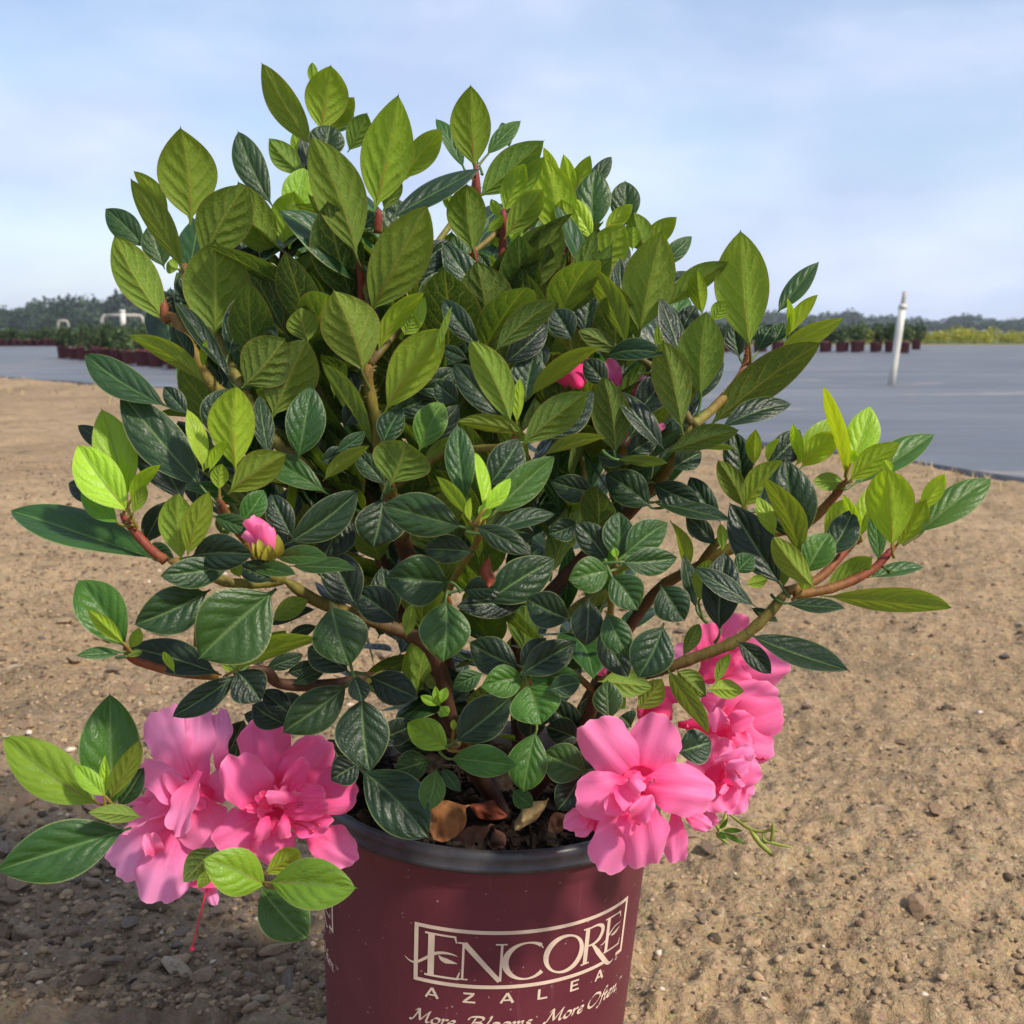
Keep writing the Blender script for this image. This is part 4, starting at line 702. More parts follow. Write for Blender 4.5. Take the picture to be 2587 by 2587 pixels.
R('z8', 1060, 1250, .535, [(1095, 1255, 1425, 990, 265, t, 1.4, -6), (1040, 1310, 795, 1150, 195, t, 7, -6), (1065, 1370, 1455, 1410, 195, t, 4, -8), (970, 1440, 910, 1690, 165, t, 4, -2), (1010, 1430, 1120, 1570, 85, t, 2, 0), (1250, 850, 1070, 940, 130, t, 3, 6), (990, 1040, 875, 985, 60, t, 8, 0), (990, 1040, 965, 925, 50, t, 8, 0), (1000, 1030, 1035, 935, 60, t, 8, -2), (1000, 1050, 1045, 1105, 80, t, 7, -4), (1075, 1200, 1075, 1130, 40, u, 6, -2), (900, 1330, 700, 1200, 200, t, 0.4, 14), (930, 1380, 720, 1440, 190, t, 2.6, 10)])
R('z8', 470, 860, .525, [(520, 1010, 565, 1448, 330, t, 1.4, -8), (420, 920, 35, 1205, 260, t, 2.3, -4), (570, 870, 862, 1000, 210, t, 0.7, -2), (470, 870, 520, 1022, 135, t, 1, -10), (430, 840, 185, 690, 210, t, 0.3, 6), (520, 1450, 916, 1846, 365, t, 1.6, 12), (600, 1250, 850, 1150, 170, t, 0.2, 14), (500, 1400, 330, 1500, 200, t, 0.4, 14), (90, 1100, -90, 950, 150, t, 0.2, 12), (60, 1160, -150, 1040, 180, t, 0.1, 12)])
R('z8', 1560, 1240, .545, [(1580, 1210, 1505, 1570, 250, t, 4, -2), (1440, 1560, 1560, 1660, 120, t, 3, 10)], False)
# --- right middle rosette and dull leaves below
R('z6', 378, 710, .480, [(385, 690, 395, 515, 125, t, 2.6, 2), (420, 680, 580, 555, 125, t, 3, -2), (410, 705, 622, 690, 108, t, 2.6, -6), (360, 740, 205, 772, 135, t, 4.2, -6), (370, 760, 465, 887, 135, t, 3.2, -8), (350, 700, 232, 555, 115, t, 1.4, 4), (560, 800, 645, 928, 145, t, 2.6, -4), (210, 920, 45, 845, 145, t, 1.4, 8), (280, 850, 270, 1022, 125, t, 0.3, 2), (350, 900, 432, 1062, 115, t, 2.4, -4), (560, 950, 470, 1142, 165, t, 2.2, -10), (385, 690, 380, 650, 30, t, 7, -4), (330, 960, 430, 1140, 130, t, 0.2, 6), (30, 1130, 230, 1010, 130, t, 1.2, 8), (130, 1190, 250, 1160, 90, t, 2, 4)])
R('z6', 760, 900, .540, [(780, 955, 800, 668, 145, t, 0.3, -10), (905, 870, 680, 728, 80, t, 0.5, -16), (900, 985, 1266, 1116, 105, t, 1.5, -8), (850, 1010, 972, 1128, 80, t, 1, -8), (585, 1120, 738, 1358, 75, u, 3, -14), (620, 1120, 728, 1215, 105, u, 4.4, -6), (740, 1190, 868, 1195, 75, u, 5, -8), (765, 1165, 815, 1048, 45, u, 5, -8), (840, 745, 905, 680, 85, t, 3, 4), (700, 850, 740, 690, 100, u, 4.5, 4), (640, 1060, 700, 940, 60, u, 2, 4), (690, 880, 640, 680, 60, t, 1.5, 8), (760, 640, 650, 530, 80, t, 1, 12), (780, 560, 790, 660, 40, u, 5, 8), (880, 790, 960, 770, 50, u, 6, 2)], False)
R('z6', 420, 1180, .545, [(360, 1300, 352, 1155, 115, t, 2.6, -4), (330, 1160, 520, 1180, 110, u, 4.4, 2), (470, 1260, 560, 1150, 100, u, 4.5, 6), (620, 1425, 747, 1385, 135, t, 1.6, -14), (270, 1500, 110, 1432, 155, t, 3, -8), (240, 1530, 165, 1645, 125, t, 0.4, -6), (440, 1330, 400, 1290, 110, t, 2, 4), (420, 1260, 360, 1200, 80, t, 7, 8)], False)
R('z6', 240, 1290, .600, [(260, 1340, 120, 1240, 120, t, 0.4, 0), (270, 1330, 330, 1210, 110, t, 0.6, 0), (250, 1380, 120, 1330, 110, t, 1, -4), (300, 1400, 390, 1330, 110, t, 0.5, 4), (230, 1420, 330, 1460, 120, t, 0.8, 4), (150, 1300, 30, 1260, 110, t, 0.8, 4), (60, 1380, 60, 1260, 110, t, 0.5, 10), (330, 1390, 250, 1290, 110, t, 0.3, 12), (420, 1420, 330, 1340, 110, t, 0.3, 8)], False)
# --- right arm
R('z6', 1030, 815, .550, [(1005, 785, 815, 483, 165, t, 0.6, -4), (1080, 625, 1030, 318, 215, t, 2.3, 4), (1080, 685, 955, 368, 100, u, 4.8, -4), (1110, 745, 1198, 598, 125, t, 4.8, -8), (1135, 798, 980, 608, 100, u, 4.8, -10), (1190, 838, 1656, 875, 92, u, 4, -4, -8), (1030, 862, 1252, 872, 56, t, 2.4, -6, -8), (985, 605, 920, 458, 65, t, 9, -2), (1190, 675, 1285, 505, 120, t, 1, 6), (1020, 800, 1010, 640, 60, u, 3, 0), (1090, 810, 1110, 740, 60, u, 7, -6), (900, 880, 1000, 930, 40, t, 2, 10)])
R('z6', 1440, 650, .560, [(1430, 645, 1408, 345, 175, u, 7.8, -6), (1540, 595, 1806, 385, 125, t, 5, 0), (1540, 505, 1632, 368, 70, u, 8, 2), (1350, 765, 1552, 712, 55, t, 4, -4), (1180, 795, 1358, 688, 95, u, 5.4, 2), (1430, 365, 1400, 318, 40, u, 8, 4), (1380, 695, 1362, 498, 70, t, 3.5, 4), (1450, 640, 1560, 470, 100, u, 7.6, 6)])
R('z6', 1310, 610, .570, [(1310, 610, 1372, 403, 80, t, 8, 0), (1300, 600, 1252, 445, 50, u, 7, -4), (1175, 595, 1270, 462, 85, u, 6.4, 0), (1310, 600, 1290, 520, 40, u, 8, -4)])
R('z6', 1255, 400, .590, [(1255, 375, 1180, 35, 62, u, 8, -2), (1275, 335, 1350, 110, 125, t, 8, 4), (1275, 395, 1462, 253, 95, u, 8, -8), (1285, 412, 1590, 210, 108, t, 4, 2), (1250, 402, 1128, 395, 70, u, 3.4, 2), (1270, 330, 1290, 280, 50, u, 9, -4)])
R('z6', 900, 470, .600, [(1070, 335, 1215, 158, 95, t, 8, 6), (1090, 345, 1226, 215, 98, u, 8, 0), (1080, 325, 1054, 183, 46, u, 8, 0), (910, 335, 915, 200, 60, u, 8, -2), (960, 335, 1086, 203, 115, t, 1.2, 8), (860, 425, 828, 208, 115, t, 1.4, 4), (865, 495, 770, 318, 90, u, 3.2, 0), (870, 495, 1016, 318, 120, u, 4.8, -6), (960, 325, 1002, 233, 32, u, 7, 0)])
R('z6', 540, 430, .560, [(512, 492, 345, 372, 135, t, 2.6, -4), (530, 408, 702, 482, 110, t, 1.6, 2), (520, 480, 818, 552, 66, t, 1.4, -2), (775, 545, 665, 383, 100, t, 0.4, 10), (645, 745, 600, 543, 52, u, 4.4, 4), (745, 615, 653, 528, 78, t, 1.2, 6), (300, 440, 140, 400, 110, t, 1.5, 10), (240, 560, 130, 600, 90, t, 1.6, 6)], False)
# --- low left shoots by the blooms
R('z7', 520, 720, .505, [(470, 725, 8, 403, 250, t, 6.8, -4), (560, 725, 540, 203, 300, t, 4.2, 10), (540, 705, 672, 418, 110, u, 5, -4), (510, 695, 510, 498, 52, t, 9, -6), (510, 695, 368, 545, 95, t, 8, -10), (600, 865, -14, 1060, 285, t, 3.4, -6, -16), (680, 800, 430, 778, 90, u, 3.4, -14), (580, 740, 700, 560, 120, t, 2, 14)], False)
R('z7', 1310, 1110, .515, [(1290, 1135, 1005, 1012, 230, t, 6.8, -8, -14), (1320, 1122, 1726, 1148, 245, t, 5.6, -10, -14), (1300, 1075, 1470, 960, 125, u, 7, -2), (1280, 1152, 1497, 1392, 255, t, 3.2, 4), (1030, 965, 900, 1112, 160, u, 1.6, 8), (1030, 1060, 968, 1148, 65, u, 5, 2), (1120, 480, 1190, 330, 150, t, 0.2, 75), (1130, 580, 1160, 440, 110, t, 1, 70), (900, 400, 850, 310, 120, t, 1, 75)], False)
R('z7', 1450, 250, .575, [(1500, 330, 1310, 230, 170, t, 0.1, 6), (1700, 560, 1600, 420, 130, t, 0.3, 6), (1650, 700, 1720, 590, 110, t, 0.3, 6), (1330, 330, 1190, 300, 80, t, 0.1, 10)], False)

# ---- fill: inner leaves behind the traced ones, and the back of the bush
SIL = [(310, 500), (330, 360), (420, 420), (520, 400), (600, 330), (680, 330), (760, 380), (820, 470), (900, 380), (1000, 370), (1120, 380), (1220, 470), (1320, 590), (1400, 650), (1420, 720), (1340, 800), (1290, 870), (1230, 950), (1240, 1060), (1270, 1180), (1200, 1270), (1080, 1360), (960, 1430), (820, 1430), (700, 1370), (600, 1290), (640, 1180), (560, 1060), (400, 1000), (300, 930), (260, 800), (330, 720), (330, 620)]
def inside(x, y):
    c = False; n = len(SIL)
    for i in range(n):
        (x1, y1), (x2, y2) = SIL[i], SIL[(i + 1) % n]
        if (y1 > y) != (y2 > y) and x < (x2 - x1) * (y - y1) / (y2 - y1) + x1: c = not c
    return c
rf = random.Random(21); core = at(960, 1250, .66, 'd'); nfill = 0; traced = len(LEAVES)
while nfill < 760:
    px, py = rf.uniform(260, 1420), rf.uniform(340, 1430); Y = rf.uniform(.575, .70) if nfill < 430 else rf.uniform(.68, .88)
    if not inside(px, py): continue
    B = at(px, py, Y, 'd'); o = (B - core); o.normalize(); o = (o + Vector((rf.gauss(0, .55), rf.gauss(0, .55), rf.gauss(.25, .45)))).normalized(); L = rf.uniform(.040, .064); T = B + o * L
    k = T - CAM; dd = k.y * CT - k.z * ST; qx = (W / 2 + W * FR * k.x / dd) * 1932 / W; qy = (W / 2 - W * FR * (k.y * ST + k.z * CT) / dd) * 1932 / W
    if not inside(qx, qy): continue
    NS[0] += 1; n = Vector((0, 0, 1)) - o * o.z; n = (n.normalized() + Vector((rf.gauss(0, .35), rf.gauss(0, .35), 0))); n = (n - o * n.dot(o)).normalized(); M = Matrix((o, n.cross(o), n)).transposed(); fold = rf.uniform(.1, .35)
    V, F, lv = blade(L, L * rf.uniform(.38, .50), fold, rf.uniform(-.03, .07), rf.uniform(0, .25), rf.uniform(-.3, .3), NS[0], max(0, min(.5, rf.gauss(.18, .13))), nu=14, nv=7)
    LEAVES.append((V @ np.array(M.transposed()) + np.array(B), F, lv, L * L * .1 * (1 if nfill < 430 else .2))); nfill += 1
order = sorted(range(len(LEAVES)), key=lambda i: -LEAVES[i][3] if i < traced else 1.0 - LEAVES[i][3])
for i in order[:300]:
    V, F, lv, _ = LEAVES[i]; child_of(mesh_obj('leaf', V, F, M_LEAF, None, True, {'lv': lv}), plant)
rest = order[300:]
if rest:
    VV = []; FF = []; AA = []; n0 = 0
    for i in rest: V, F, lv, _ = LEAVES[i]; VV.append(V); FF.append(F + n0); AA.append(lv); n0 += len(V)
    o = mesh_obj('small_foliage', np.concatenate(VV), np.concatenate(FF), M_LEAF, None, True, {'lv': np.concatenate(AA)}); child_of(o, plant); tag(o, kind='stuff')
print('traced leaves', traced, 'all', len(LEAVES))

# ---- branches: age 0 = woody brown ... 0.6 = yellow-green ... 1 = red young shoot
HAIRS = []
MAINP = []
def branch(pts, r0, r1, a0, a1, name='branch', hair=0.0):
    if name == 'branch': MAINP.extend(Vector(k) for k in catmull([np.array(p) for p in pts], 5))
    Q = catmull([np.array(p) for p in pts], 5); n = len(Q); R_ = np.linspace(r0, r1, n) * (1 + .05 * RNG.normal(size=n)); R_[-1] *= .3; R_[-2] *= .8; V, F = tube(Q, R_, 9); age = np.repeat(np.linspace(a0, a1, n), 9)
    o = mesh_obj(name, V, F, M_STEM, None, True, {'age': age}); child_of(o, plant)
    if hair:
        L = np.linalg.norm(np.diff(Q, axis=0), axis=1).sum()
        for _ in range(int(L * hair)):
            k = rf.randrange(n - 1); p = Q[k] + (Q[k + 1] - Q[k]) * rf.random(); tdir = Q[k + 1] - Q[k]; tdir = tdir / np.linalg.norm(tdir); d = RNG.normal(size=3); d -= tdir * (d @ tdir); d /= np.linalg.norm(d); HAIRS.append((p + d * R_[k] * .8, d + tdir * rf.uniform(.2, .8), rf.uniform(.0012, .0032)))
def pp(z, L): return [at(x, y, Y, z) for x, y, Y in L]
soil = lambda x, y: PO - PA * .018 + P1 * x + P2 * y
s1, s2, s3, s4 = (Vector(soil(*q)) for q in ((.012, -.02), (.022, .0), (-.002, .012), (.03, .02)))
H_ = 2600
branch([s1] + pp('z8', [(1085, 1200, .585), (1010, 880, .570), (900, 660, .562), (560, 520, .552), (250, 410, .540)]) + pp('zA', [(1560, 310, .530)]), .0046, .0027, .05, .55)
branch(pp('zA', [(1560, 310, .530), (1420, 340, .527), (1150, 330, .522), (900, 210, .518), (760, 190, .516)]), .0026, .0019, .55, .78, hair=H_)
branch(pp('z4', [(1010, 1610, .517), (920, 1540, .518), (820, 1430, .519), (735, 1320, .520)]), .0024, .0017, .9, 1.0, hair=H_)
branch(pp('zA', [(1560, 310, .530), (1440, 260, .526)]) + pp('z4', [(1500, 1480, .522), (1400, 1370, .515), (1330, 1230, .510)]), .0028, .0020, .6, .9, hair=H_)
branch(pp('zA', [(1100, 985, .520), (850, 970, .510), (620, 910, .505), (500, 860, .502), (455, 770, .500)]), .0022, .0016, .8, 1.0)
branch([s1] + pp('z8', [(900, 1050, .60), (600, 880, .56)]) + pp('zA', [(1900, 1050, .545), (1540, 1040, .532), (1440, 950, .525), (1230, 970, .520)]), .0035, .0022, .1, .35)
branch([s2] + pp('z6', [(260, 1330, .60), (330, 1180, .575), (560, 1112, .556), (700, 1062, .552), (850, 1000, .550), (960, 905, .550), (1030, 818, .550)]), .0036, .0024, .2, .58, hair=H_)
branch(pp('z6', [(1030, 818, .550), (1150, 770, .556), (1240, 680, .563), (1310, 600, .569)]), .0024, .0017, .8, 1.0, hair=H_)
branch(pp('z6', [(1060, 830, .550), (1200, 805, .553), (1350, 740, .557), (1440, 645, .560)]), .0026, .0018, .8, 1.0, hair=H_)
branch([s4] + pp('z6', [(470, 900, .64), (700, 720, .62), (900, 620, .61), (1100, 560, .60), (1200, 470, .595), (1255, 395, .590)]), .0036, .0020, .2, .95, hair=H_)
branch(pp('z6', [(700, 720, .62), (760, 640, .61), (850, 560, .605), (880, 490, .60)]), .0024, .0018, .5, .7)
branch([s2] + pp('z8', [(1460, 800, .64), (1560, 480, .625)]) + pp('z6', [(430, 520, .60), (545, 395, .575)]) + pp('z3', [(880, 1720, .555), (965, 1550, .546)]), .0046, .0024, .0, .65, hair=H_ / 2)
branch([s1] + pp('z8', [(1010, 880, .62), (800, 150, .575)]) + pp('z5', [(840, 1600, .560), (740, 1200, .553), (695, 930, .549), (630, 560, .545), (650, 470, .545)]), .0046, .0022, .05, .82, hair=H_)
branch(pp('z8', [(1010, 880, .60), (760, 500, .60)]) + pp('z5', [(600, 1500, .585), (380, 1340, .575), (150, 1150, .568), (0, 1020, .566)]) + pp('z4', [(1470, 540, .575), (1310, 220, .590)]) + pp('z1', [(760, 1700, .598), (740, 1560, .600)]), .0036, .0021, .1, .85, hair=H_)
branch(pp('z4', [(1560, 700, .572), (1310, 550, .575), (1180, 330, .583), (1060, 130, .590)]) + pp('z1', [(600, 1950, .590), (590, 1800, .592)]), .0030, .0020, .6, .95, hair=H_)
branch([s3] + pp('z5', [(1000, 1900, .64), (700, 1500, .61), (430, 990, .60), (300, 700, .605), (200, 400, .612)]) + pp('z1', [(1440, 1930, .617), (1400, 1700, .619), (1420, 1560, .620), (1440, 1400, .620)]), .0036, .0020, .1, .98, hair=H_)
branch(pp('z3', [(965, 1550, .546), (1060, 1480, .556), (1180, 1350, .572), (1250, 1240, .584), (1272, 1130, .585)]), .0024, .0019, .6, .95, hair=H_)
for (z, L) in (('z2', [(590, 1900, .58), (580, 1650, .577), (550, 1450, .575)]), ('z2', [(700, 1350, .58), (710, 1180, .578)]), ('z2', [(1560, 1600, .622), (1575, 1350, .62), (1580, 1180, .62)]), ('z2', [(1380, 1600, .607), (1370, 1440, .605)]), ('z2', [(1400, 1150, .636), (1385, 860, .635)]), ('z3', [(285, 960, .642), (280, 750, .641), (290, 560, .64)]), ('z3', [(415, 900, .642), (410, 680, .64)]), ('z1', [(1690, 1350, .65), (1660, 1050, .655), (1650, 760, .66)]), ('z3', [(1255, 1260, .586), (1270, 1120, .585)]), ('z3', [(1400, 1230, .59), (1450, 1130, .587)]), ('z2', [(370, 1300, .645), (330, 1120, .64)])):
    branch(pp(z, L), .0021, .0017, .88, 1.0, 'shoot', hair=H_)
MAIN0 = list(MAINP)
for c, tint in CENTRES:      # each remaining shoot runs back into the crown
    near = min(MAIN0, key=lambda k: (k - c).length)
    if near and (near - c).length < .006: continue
    base = min([k for k in MAIN0 if k.z < c.z - .03] or MAIN0, key=lambda k: (k - c).length + abs(k.x - c.x)); m2 = base.lerp(c, .45) + Vector((0, .012, .004)); branch([base, m2, c + (m2 - c) * .15 + Vector((0, .004, -.006)), c], .0019, .0013, .40, .85, 'shoot')
V = []; F = []
for p, d, l in HAIRS:
    d = d / np.linalg.norm(d); e = np.cross(d, RNG.normal(size=3)); e /= np.linalg.norm(e); k = len(V); V += [p - e * .00011, p + e * .00011, p + d * l]; F.append((k, k + 1, k + 2))
o = mesh_obj('stem_hairs', np.array(V), F, M_HAIR, None, False); child_of(o, plant); tag(o, kind='stuff')

# ---- blooms
def flower(z, cx, cy, Y, petals, label, tone=.45, dirv=(0, -1, 0), tubelen=.018, inner=0, inner_r=40, back=True):
    c = at(cx, cy, Y, z); d = Vector(dirv).normalized(); b = c - d * tubelen; Q = [b - d * .006, b, b + d * tubelen * .5, c + d * .001]; V, F = tube([np.array(q) for q in Q], [.0015, .0028, .0052, .0095], 12, False); F.append(tuple(range(12))[::-1]); lv = np.zeros((len(V), 3)); lv[:, 1] = .05; lv[:, 2] = tone * .6
    fl = mesh_obj('flower', V, F, M_PETAL, None, True, {'lv': lv}); child_of(fl, plant); fl['label'] = label; s = ZO[z][2] / 1932.0
    def pet(B, T, w3, tn, bow, cup, rs_=0, nm='petal', mr=.42):
        NS[0] += 1; M, L, Wd = basis(B, T, w3, 't', 'petal', rs_, mr); Vp, Fp, lvp = blade(L, Wd, 0, bow, cup, rf.uniform(-.35, .35), NS[0], tn, 'petal', 20, 15)
        o = mesh_obj(nm, Vp @ np.array(M.transposed()) + np.array(B), Fp, M_PETAL, None, True, {'lv': lvp}); o.parent = fl; o.matrix_parent_inverse = fl.matrix_parent_inverse.inverted() @ Matrix.Translation(-plant.location) if False else Matrix.Identity(4)
        return o
    for p in petals:
        bx, by, tx, ty, wd = p[:5]; dy = (p[5] if len(p) > 5 else 0) / 1000; dt = (p[6] if len(p) > 6 else -4) / 1000; tn = p[7] if len(p) > 7 else tone; bow = p[8] if len(p) > 8 else rf.uniform(.02, .12); cup = p[9] if len(p) > 9 else rf.uniform(-.35, .25)
        pet(at(bx, by, Y + dy, z), at(tx, ty, Y + dy + dt, z), abs(wd) * 1.1 * s / (W * FR) * Y, tn, bow, cup, 1 if wd > 0 else -1)
    for k in range(inner):
        a = rf.random() * 6.28; r = inner_r * rf.uniform(.1, .55); q = inner_r * rf.uniform(.75, 1.15); bx, by = cx + r * math.cos(a), cy + r * math.sin(a); a2 = a + rf.uniform(-.6, .6); tx, ty = cx + q * math.cos(a2), cy + q * math.sin(a2)
        pet(at(bx, by, Y - .002, z), at(tx, ty, Y - .010 - rf.uniform(0, .008), z), inner_r * rf.uniform(.35, .7) * s / (W * FR) * Y, max(0, tone - .25) if rf.random() < .65 else tone + .1, rf.uniform(.1, .3), rf.uniform(-1.1, 1.1), rf.choice((1, -1)), mr=.3)
    return fl
F_B = flower('zB', 1270, 890, .545, [(1230, 830, 1225, 318, 340, 6, 4, .5, .05), (1290, 830, 1605, 435, 310, 4, 2, .45, .06), (1480, 740, 1690, 640, 190, 12, 2, .62), (1350, 830, 1822, 745, 300, 0, -4, .42, .08), (1190, 900, 1000, 520, 300, -4, -6, .55, .10), (1200, 970, 880, 1120, 320, -2, -8, .55, .08), (1240, 990, 1290, 1240, 300, -4, -8, .48, .08), (1480, 1030, 1800, 1215, 270, -2, -6, .62, .05), (1340, 950, 1660, 960, 220, -6, -8, .4, .10),
   (1440, 830, 1220, 775, 80, -14, -4, .6, .15, -1.2), (1300, 760, 1480, 560, 120, -6, -6, .3, .15, .8), (1230, 930, 1170, 1090, 90, -12, -6, .5, .2, 1.0), (1340, 920, 1330, 1080, 80, -14, -6, .5, .25, -1.0), (1300, 820, 1610, 800, 170, -8, -8, .3, .12), (1330, 900, 1620, 870, 150, -10, -8, .25, .14), (1250, 880, 1180, 800, 90, -8, -8, .2)], 'wide open pink double bloom facing out, over lime leaves', .45, (0.1, -1, .1), inner=8, inner_r=150)
F_A = flower('zB', 700, 800, .555, [(730, 740, 520, 225, 290, 2, 4, .92, .04, -.3), (790, 740, 800, 222, 190, 6, 4, .9, .03), (930, 650, 925, 238, 150, 18, 2, 1.0, .02), (690, 820, 385, 600, 190, -6, -10, .8, .25, .8), (520, 905, 105, 818, 70, -2, -10, .95, .05, .8), (700, 840, 285, 1060, 110, -8, -8, .8, .06, .6), (790, 640, 665, 1045, 150, -16, -4, .88, .1, .5), (760, 800, 860, 1140, 330, -6, -8, .7, .08, -.3), (650, 900, 205, 1315, 280, -4, -8, .98, .08, .2), (665, 960, 480, 1495, 350, -6, -10, .92, .10, -.4), (700, 1080, 640, 1420, 140, 6, -4, .85), (640, 800, 430, 850, 220, 4, -2, .6, .05), (820, 800, 1000, 680, 200, 10, 0, .75), (500, 1180, 440, 1040, 120, -14, -4, .75, .15, .8), (680, 800, 560, 640, 110, -10, -8, .72, .2, 1.0)], 'pink bloom with long upright petals, sky light painted in as lavender, beside large lime leaf', .85, (-.6, -.8, .2), inner=3, inner_r=120)  # high petal tones paint sky light in as lavender, right-facing petals kept warmer
F_C = flower('zC', 640, 1360, .520, [(630, 1350, 262, 915, 350, 2, 2, .68, .08, -.35), (650, 1340, 790, 878, 350, 4, 4, .66, .08, -.3), (650, 1360, 1160, 1420, 350, -4, -4, .62, .10, -.3), (600, 1400, 195, 1460, 320, -2, -6, .62, .08), (600, 1450, 350, 1965, 290, -2, -6, .70, .10), (645, 1440, 690, 1965, 350, -6, -8, .66, .10, -.3), (880, 1550, 880, 1905, 170, 4, -2, .68), (960, 1590, 1132, 1665, 120, 6, 0, .66), (450, 1380, 625, 1530, 150, -14, -2, .6, .15, .9), (560, 1310, 640, 1420, 100, -16, -6, .7, .3, -1.3), (600, 1620, 720, 1450, 140, -16, -4, .62, .2, 1.2), (500, 1480, 390, 1560, 160, -10, -6, .55, .15, .6), (520, 1560, 560, 1720, 140, -10, -6, .5, .15)], 'large pale-pink bloom hanging over the black pot rim', .62, (.05, -1, .05), inner=2, inner_r=90)
F_D = flower('zC', 1240, 1330, .550, [(1190, 1330, 1170, 1020, 280, 6, 4, .62, .06), (1150, 1330, 980, 1170, 230, 4, 2, .6), (1250, 1280, 1485, 1270, 230, -2, -4, .7, .1), (1240, 1380, 1335, 1570, 220, 0, -6, .68), (1300, 1360, 1425, 1430, 140, 2, -2, .72), (1170, 1360, 1230, 1560, 300, -4, -6, .62), (1220, 1260, 1340, 1130, 170, -6, -6, .75, .2, .9), (1280, 1180, 1420, 1130, 120, -8, -4, .85, .15, -.8), (1230, 1300, 1400, 1220, 130, -12, -6, .8, .2, 1.0), (1000, 1600, 1180, 1610, 110, 8, 0, .5)], 'ruffled pink bloom tucked right behind the large rim bloom', .62, (.7, -.7, 0), inner=5, inner_r=110)
F_E = flower('zC', 1230, 950, .570, [(1190, 940, 1575, 690, 330, 2, 2, .62, .08), (1200, 970, 1640, 860, 300, 0, -2, .58, .10), (1200, 1000, 1560, 1130, 320, -4, -4, .58, .08), (1210, 990, 1160, 850, 130, -8, -4, .75, .15, .8), (1200, 1010, 1420, 1190, 240, -6, -4, .6, .1), (1060, 770, 1330, 850, 190, 8, 0, .85, .05), (1160, 1010, 960, 930, 170, 4, 2, .62), (1230, 960, 1420, 900, 140, -10, -6, .5, .15, .7)], 'salmon-pink trumpet bloom facing away to the bare dirt', .6, (.9, -.3, .1), inner=3, inner_r=120)
F_F = flower('zC', 1170, 520, .585, [(1180, 540, 1695, 520, 350, 2, 2, .56, .05, -.5), (1170, 500, 1335, 165, 240, 8, 4, .5, .05), (1120, 490, 1100, 235, 220, 6, 4, .42, .05), (1060, 490, 865, 430, 160, 4, 2, .85, .05), (1150, 560, 1385, 690, 230, -2, 0, .48, .05), (1350, 600, 1490, 650, 90, 2, 2, .95), (1100, 560, 1130, 670, 150, 0, 0, .3)], 'pink bloom seen from behind under the long right branch', .5, (.5, .8, .1))
F_G = flower('zC', 740, 850, .585, [(860, 890, 610, 880, 190, 0, 0, .18, .05), (800, 790, 860, 690, 150, 4, 2, .3, .05), (700, 830, 640, 900, 120, -4, -2, .2), (320, 420, 310, 350, 70, 0, 0, .6), (340, 600, 400, 540, 70, 0, 0, .5)], 'deep pink bloom shaded among the lower stems', .2, (0, 1, 0))
F_H = flower('zD', 1150, 1110, .575, [(1220, 1130, 930, 1060, 200, 2, 0, .35, .05), (1120, 1060, 990, 960, 130, 6, 2, .75, .05), (1500, 1200, 1400, 990, 120, 0, 0, .6, .05), (1600, 1290, 1725, 1130, 70, -6, 0, .62, .05), (1520, 1700, 1640, 1560, 80, -8, 0, .4), (1780, 1560, 1870, 1530, 60, -6, 0, .62), (1150, 1180, 1080, 1230, 140, 0, -4, .4)], 'dim pink bloom glimpsed deep inside the upper leaves', .45, (0, 1, .2))
flower('zC', 330, 1560, .530, [(315, 1540, 105, 1660, 150, 0, -2, .72, .1, .5), (310, 1580, 190, 1725, 110, -2, -2, .74, .1)], 'single pink petal fold resting at the pot edge', .7, (-1, -.5, 0), .008)
# spent floret with its long pistil under the left blooms
fl = flower('z7', 1020, 1120, .535, [(1020, 1110, 965, 1160, 60, 0, 0, 1.0), (1020, 1120, 1060, 1165, 70, 0, -1, 1.0), (1010, 1130, 1050, 1230, 55, -1, -1, 1.0), (1050, 1120, 1110, 1130, 50, 4, 0, .9)], 'small spent lilac floret with a hanging red pistil', 1.0, (0, -.3, -1), .006)
def stalk(z, pts, r, parent, name='pistil', knob=0.0):
    Q = catmull([np.array(at(x, y, Y, z)) for x, y, Y in pts], 5); V, F = tube(Q, np.linspace(r, r * .8, len(Q)), 8); mb = MB(); mb.add(V, F)
    if knob: V, F = tube([Q[-1] + (Q[-1] - Q[-2]) / np.linalg.norm(Q[-1] - Q[-2]) * knob * k for k in (-1, -.6, 0, .6, .95)], [knob * k for k in (.3, .8, 1, .8, .3)], 10); mb.add(V, F)
    o = mb.build(name, M_PISTIL); o.parent = parent; return o
stalk('z7', [(1045, 1065, .530), (1010, 1150, .529), (985, 1250, .529), (955, 1370, .530), (938, 1442, .530)], .00055, fl, knob=.0014)
stalk('zC', [(1440, 1180, .556), (1470, 1192, .554), (1500, 1185, .553)], .0006, F_E, knob=.0009)
stalk('zC', [(560, 1560, .510), (600, 1600, .506), (628, 1640, .503)], .0005, F_C, 'stamen', .0009)
stalk('zC', [(1300, 1270, .53), (1320, 1300, .527), (1332, 1312, .525)], .0005, F_D, 'stamen', .0009)
for a, b in (((1400, 880), (1440, 850)), ((1380, 900), (1420, 870)), ((1420, 960), (1560, 990)), ((1400, 980), (1520, 1030))): stalk('zB', [(a[0], a[1], .534), ((a[0] + b[0]) / 2, (a[1] + b[1]) / 2 - 8, .531), (b[0], b[1], .528)], .0005, F_B, 'stamen', .0009)
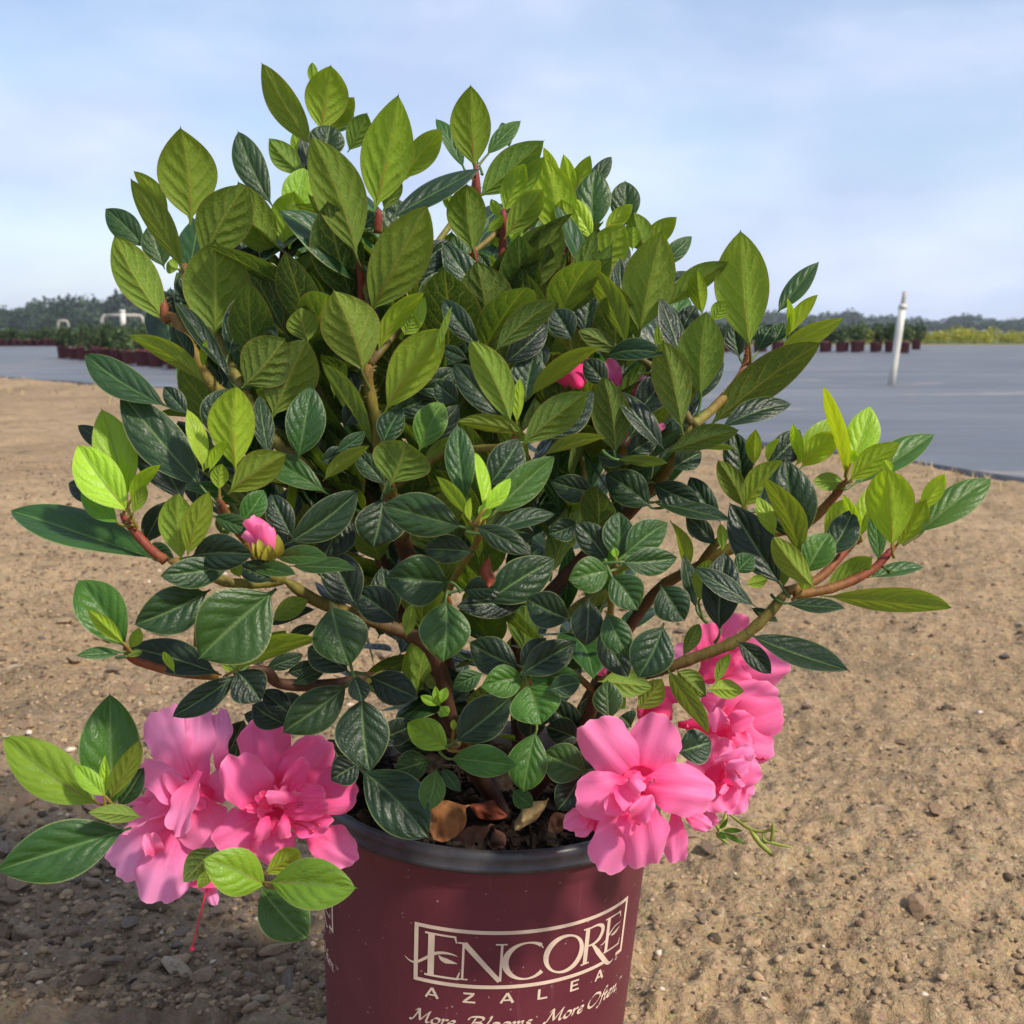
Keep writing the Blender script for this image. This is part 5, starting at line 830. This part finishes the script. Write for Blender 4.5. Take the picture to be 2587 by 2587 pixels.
# bud with calyx on the left
c = at(1625, 1490, .500, 'z4'); axb = (at(1560, 1350, .497, 'z4') - at(1640, 1600, .503, 'z4')); Lb = axb.length; axb.normalize(); bb = at(1640, 1600, .503, 'z4'); tt_ = np.linspace(0, 1, 14); rr_ = Lb * .30 * np.sin(math.pi * np.clip(tt_ * .86 + .10, 0, 1)) ** .8
V, F = tube([np.array(bb + axb * Lb * q) for q in tt_], rr_, 14); lv = np.zeros((len(V), 3)); lv[:, 1] = .75; lv[:, 2] = .42; bud = mesh_obj('bud', V, F, M_PETAL, None, True, {'lv': lv}); child_of(bud, plant); bud['label'] = 'closed pink flower bud in a yellow-green calyx'
s_ = ZO['z4'][2] / 1932.0
for k, (bx, by, tx, ty, wd, dy) in enumerate(((1640, 1600, 1545, 1345, 95, -12), (1650, 1600, 1590, 1375, 90, -14), (1660, 1600, 1650, 1420, 80, -11), (1625, 1600, 1530, 1420, 70, -10))):
    B = at(bx, by, .503 + dy / 2000, 'z4'); T = at(tx, ty, .497 + dy / 2000, 'z4'); M, L, Wd = basis(B, T, wd * s_ / (W * FR) * .5, 't', 'petal', 1); Vp, Fp, lvp = blade(L, Wd, 0, .16, -1.0, .4, 900 + k, .45 + .08 * k, 'petal', 14, 9); lvp[:, 1] = .4 + .6 * lvp[:, 1]; o = mesh_obj('petal', Vp @ np.array(M.transposed()) + np.array(B), Fp, M_PETAL, None, True, {'lv': lvp}); o.parent = bud
for k, (bx, by, tx, ty, wd) in enumerate(((1620, 1615, 1575, 1480, 70), (1650, 1615, 1640, 1510, 90), (1670, 1610, 1695, 1450, 60), (1600, 1610, 1540, 1500, 50))):
    B = at(bx, by, .492, 'z4'); T = at(tx, ty, .488, 'z4'); M, L, Wd = basis(B, T, wd * s_ / (W * FR) * .5, 't', 'petal', 1); Vp, Fp, lvp = blade(L, Wd, 0, .12, -.8, .2, 950 + k, .5, 'leaf', 12, 7); o = mesh_obj('sepal', Vp @ np.array(M.transposed()) + np.array(B), Fp, M_CALYX, None, True); o.parent = bud
# fix sub-part parenting (everything was built in world space)
for fo in [o for o in plant.children if o.name.split('.')[0] in ('flower', 'bud')]:
    for ch in fo.children: ch.matrix_parent_inverse = Matrix.Translation(-plant.location) if False else fo.matrix_parent_inverse.inverted() if False else Matrix.Identity(4)

# ---- dead leaves lying on the soil and one caught in the twigs, and a weed over the rim
def dead(z, bx, by, tx, ty, wd, Y, dt, key, label, curl, bow, fold=.2):
    B = at(bx, by, Y, z); T = at(tx, ty, Y + dt, z); s = ZO[z][2] / 1932.0; M, L, Wd = basis(B, T, wd * s / (W * FR) * Y, 't', 'leaf', 1); NS[0] += 1; V, F, lv = blade(L, Wd, fold, bow, curl, rf.uniform(-.6, .6), NS[0], .3); r = np.random.default_rng(NS[0]); V[:, 2] += .006 * vnoise(V[:, 0] / .005, V[:, 1] / .005, NS[0]) + .003 * vnoise(V[:, 0] / .002, V[:, 1] / .002, NS[0] + 1); V[:, 1] += .004 * vnoise(V[:, 0] / .006, V[:, 1] / .006, NS[0] + 2)
    o = mesh_obj('dead_leaf', V @ np.array(M.transposed()) + np.array(B), F, M_DEAD[key]); tag(o, label, 'dead leaf')
dead('z8', 1150, 1640, 940, 1850, 260, .575, -.012, 'tan', 'broad tan dead leaf lying on the soil by the rim', .5, .12)
dead('z8', 1165, 1670, 1400, 1720, 130, .590, -.006, 'red', 'crinkled red-brown dead leaf beside the tan one on the soil', .8, .1)
dead('z8', 1650, 1600, 1440, 1800, 120, .590, -.006, 'straw', 'curled straw-coloured dead leaf standing on the potting soil', 1.8, .25)
dead('z8', 1330, 1810, 1060, 1860, 60, .572, -.004, 'brown', 'narrow rolled brown dead leaf lying along the black rim', 1.6, .2)
dead('z8', 1310, 1800, 1370, 1920, 110, .575, -.004, 'brown', 'small crumpled dark brown dead leaf at the soil edge', 1.0, .1)
dead('z8', 1800, 1720, 1650, 1800, 110, .580, -.004, 'brown', 'dark dead leaf scrap half buried in soil near hanging bloom', .8, .1)
dead('z8', 1290, 130, 1300, 330, 90, .485, -.004, 'red', 'rust-red curled dead leaf caught among the green leaves', 2.2, .08)
weed = empty('trailing_weed', at(1240, 1560, .565, 'zC')); tag(weed, 'thin green weed with narrow pods trailing over the pot side', 'weed')
M_WEED = simple('weed_stem_green', (0.22, 0.27, 0.045), 0.5, 0.35, 0.25, 80)
for pts, r in (([(1240, 1560, .565), (1330, 1630, .556), (1410, 1680, .550), (1490, 1695, .546), (1540, 1685, .544), (1600, 1690, .542)], .0008), ([(1490, 1695, .546), (1500, 1750, .545), (1545, 1770, .544), (1700, 1808, .540)], .0009), ([(1548, 1770, .544), (1560, 1700, .543), (1562, 1630, .543)], .0009), ([(1405, 1680, .550), (1470, 1770, .546), (1550, 1848, .544)], .0016), ([(1160, 1640, .562), (1190, 1690, .560), (1180, 1720, .560), (1255, 1785, .556)], .0011), ([(1180, 1690, .560), (1215, 1640, .562), (1240, 1560, .565)], .0013), ([(1500, 1770, .546), (1470, 1800, .545)], .0009), ([(1340, 1625, .556), (1400, 1615, .554)], .0005)):
    Q = catmull([np.array(at(x, y, Y, 'zC')) for x, y, Y in pts], 5); n = len(Q); V, F = tube(Q, r * np.clip(np.sin(np.linspace(.25, 2.95, n)) + .25, .3, 1), 6); child_of(mesh_obj('pod' if r > .00085 else 'stem', V, F, M_WEED), weed)
for bx, by, tx, ty, wd in ((1190, 1690, 1370, 1780, 40), (1200, 1690, 1350, 1690, 40), (1185, 1690, 1235, 1745, 45), (1180, 1680, 1245, 1600, 30)):
    B = at(bx, by, .560, 'zC'); T = at(tx, ty, .554, 'zC'); M, L, Wd = basis(B, T, wd * .3623 / (W * FR) * .56, 't', 'leaf', 1, .2); NS[0] += 1; V, F, lv = blade(L, Wd, .1, .04, .1, .2, NS[0], .55, 'leaf', 10, 5); child_of(mesh_obj('leaflet', V @ np.array(M.transposed()) + np.array(B), F, M_LEAF, None, True, {'lv': lv}), weed)

# ================================================================== hazy air
hm = bpy.data.materials.new('haze'); hm.use_nodes = True
for n in list(hm.node_tree.nodes): hm.node_tree.nodes.remove(n)
ho = hm.node_tree.nodes.new('ShaderNodeOutputMaterial'); hv = hm.node_tree.nodes.new('ShaderNodeVolumePrincipled'); hv.inputs['Color'].default_value = (0.80, 0.88, 1.0, 1); hv.inputs['Density'].default_value = HAZE; hv.inputs['Anisotropy'].default_value = 0.2
hm.node_tree.links.new(hv.outputs[0], ho.inputs['Volume'])
mb = MB(); mb.box((0, 240, 6.0), (520, 560, 7.2)); tag(mb.build('haze', hm, None, False), 'pale hazy air over the whole yard', 'haze', kind='stuff')
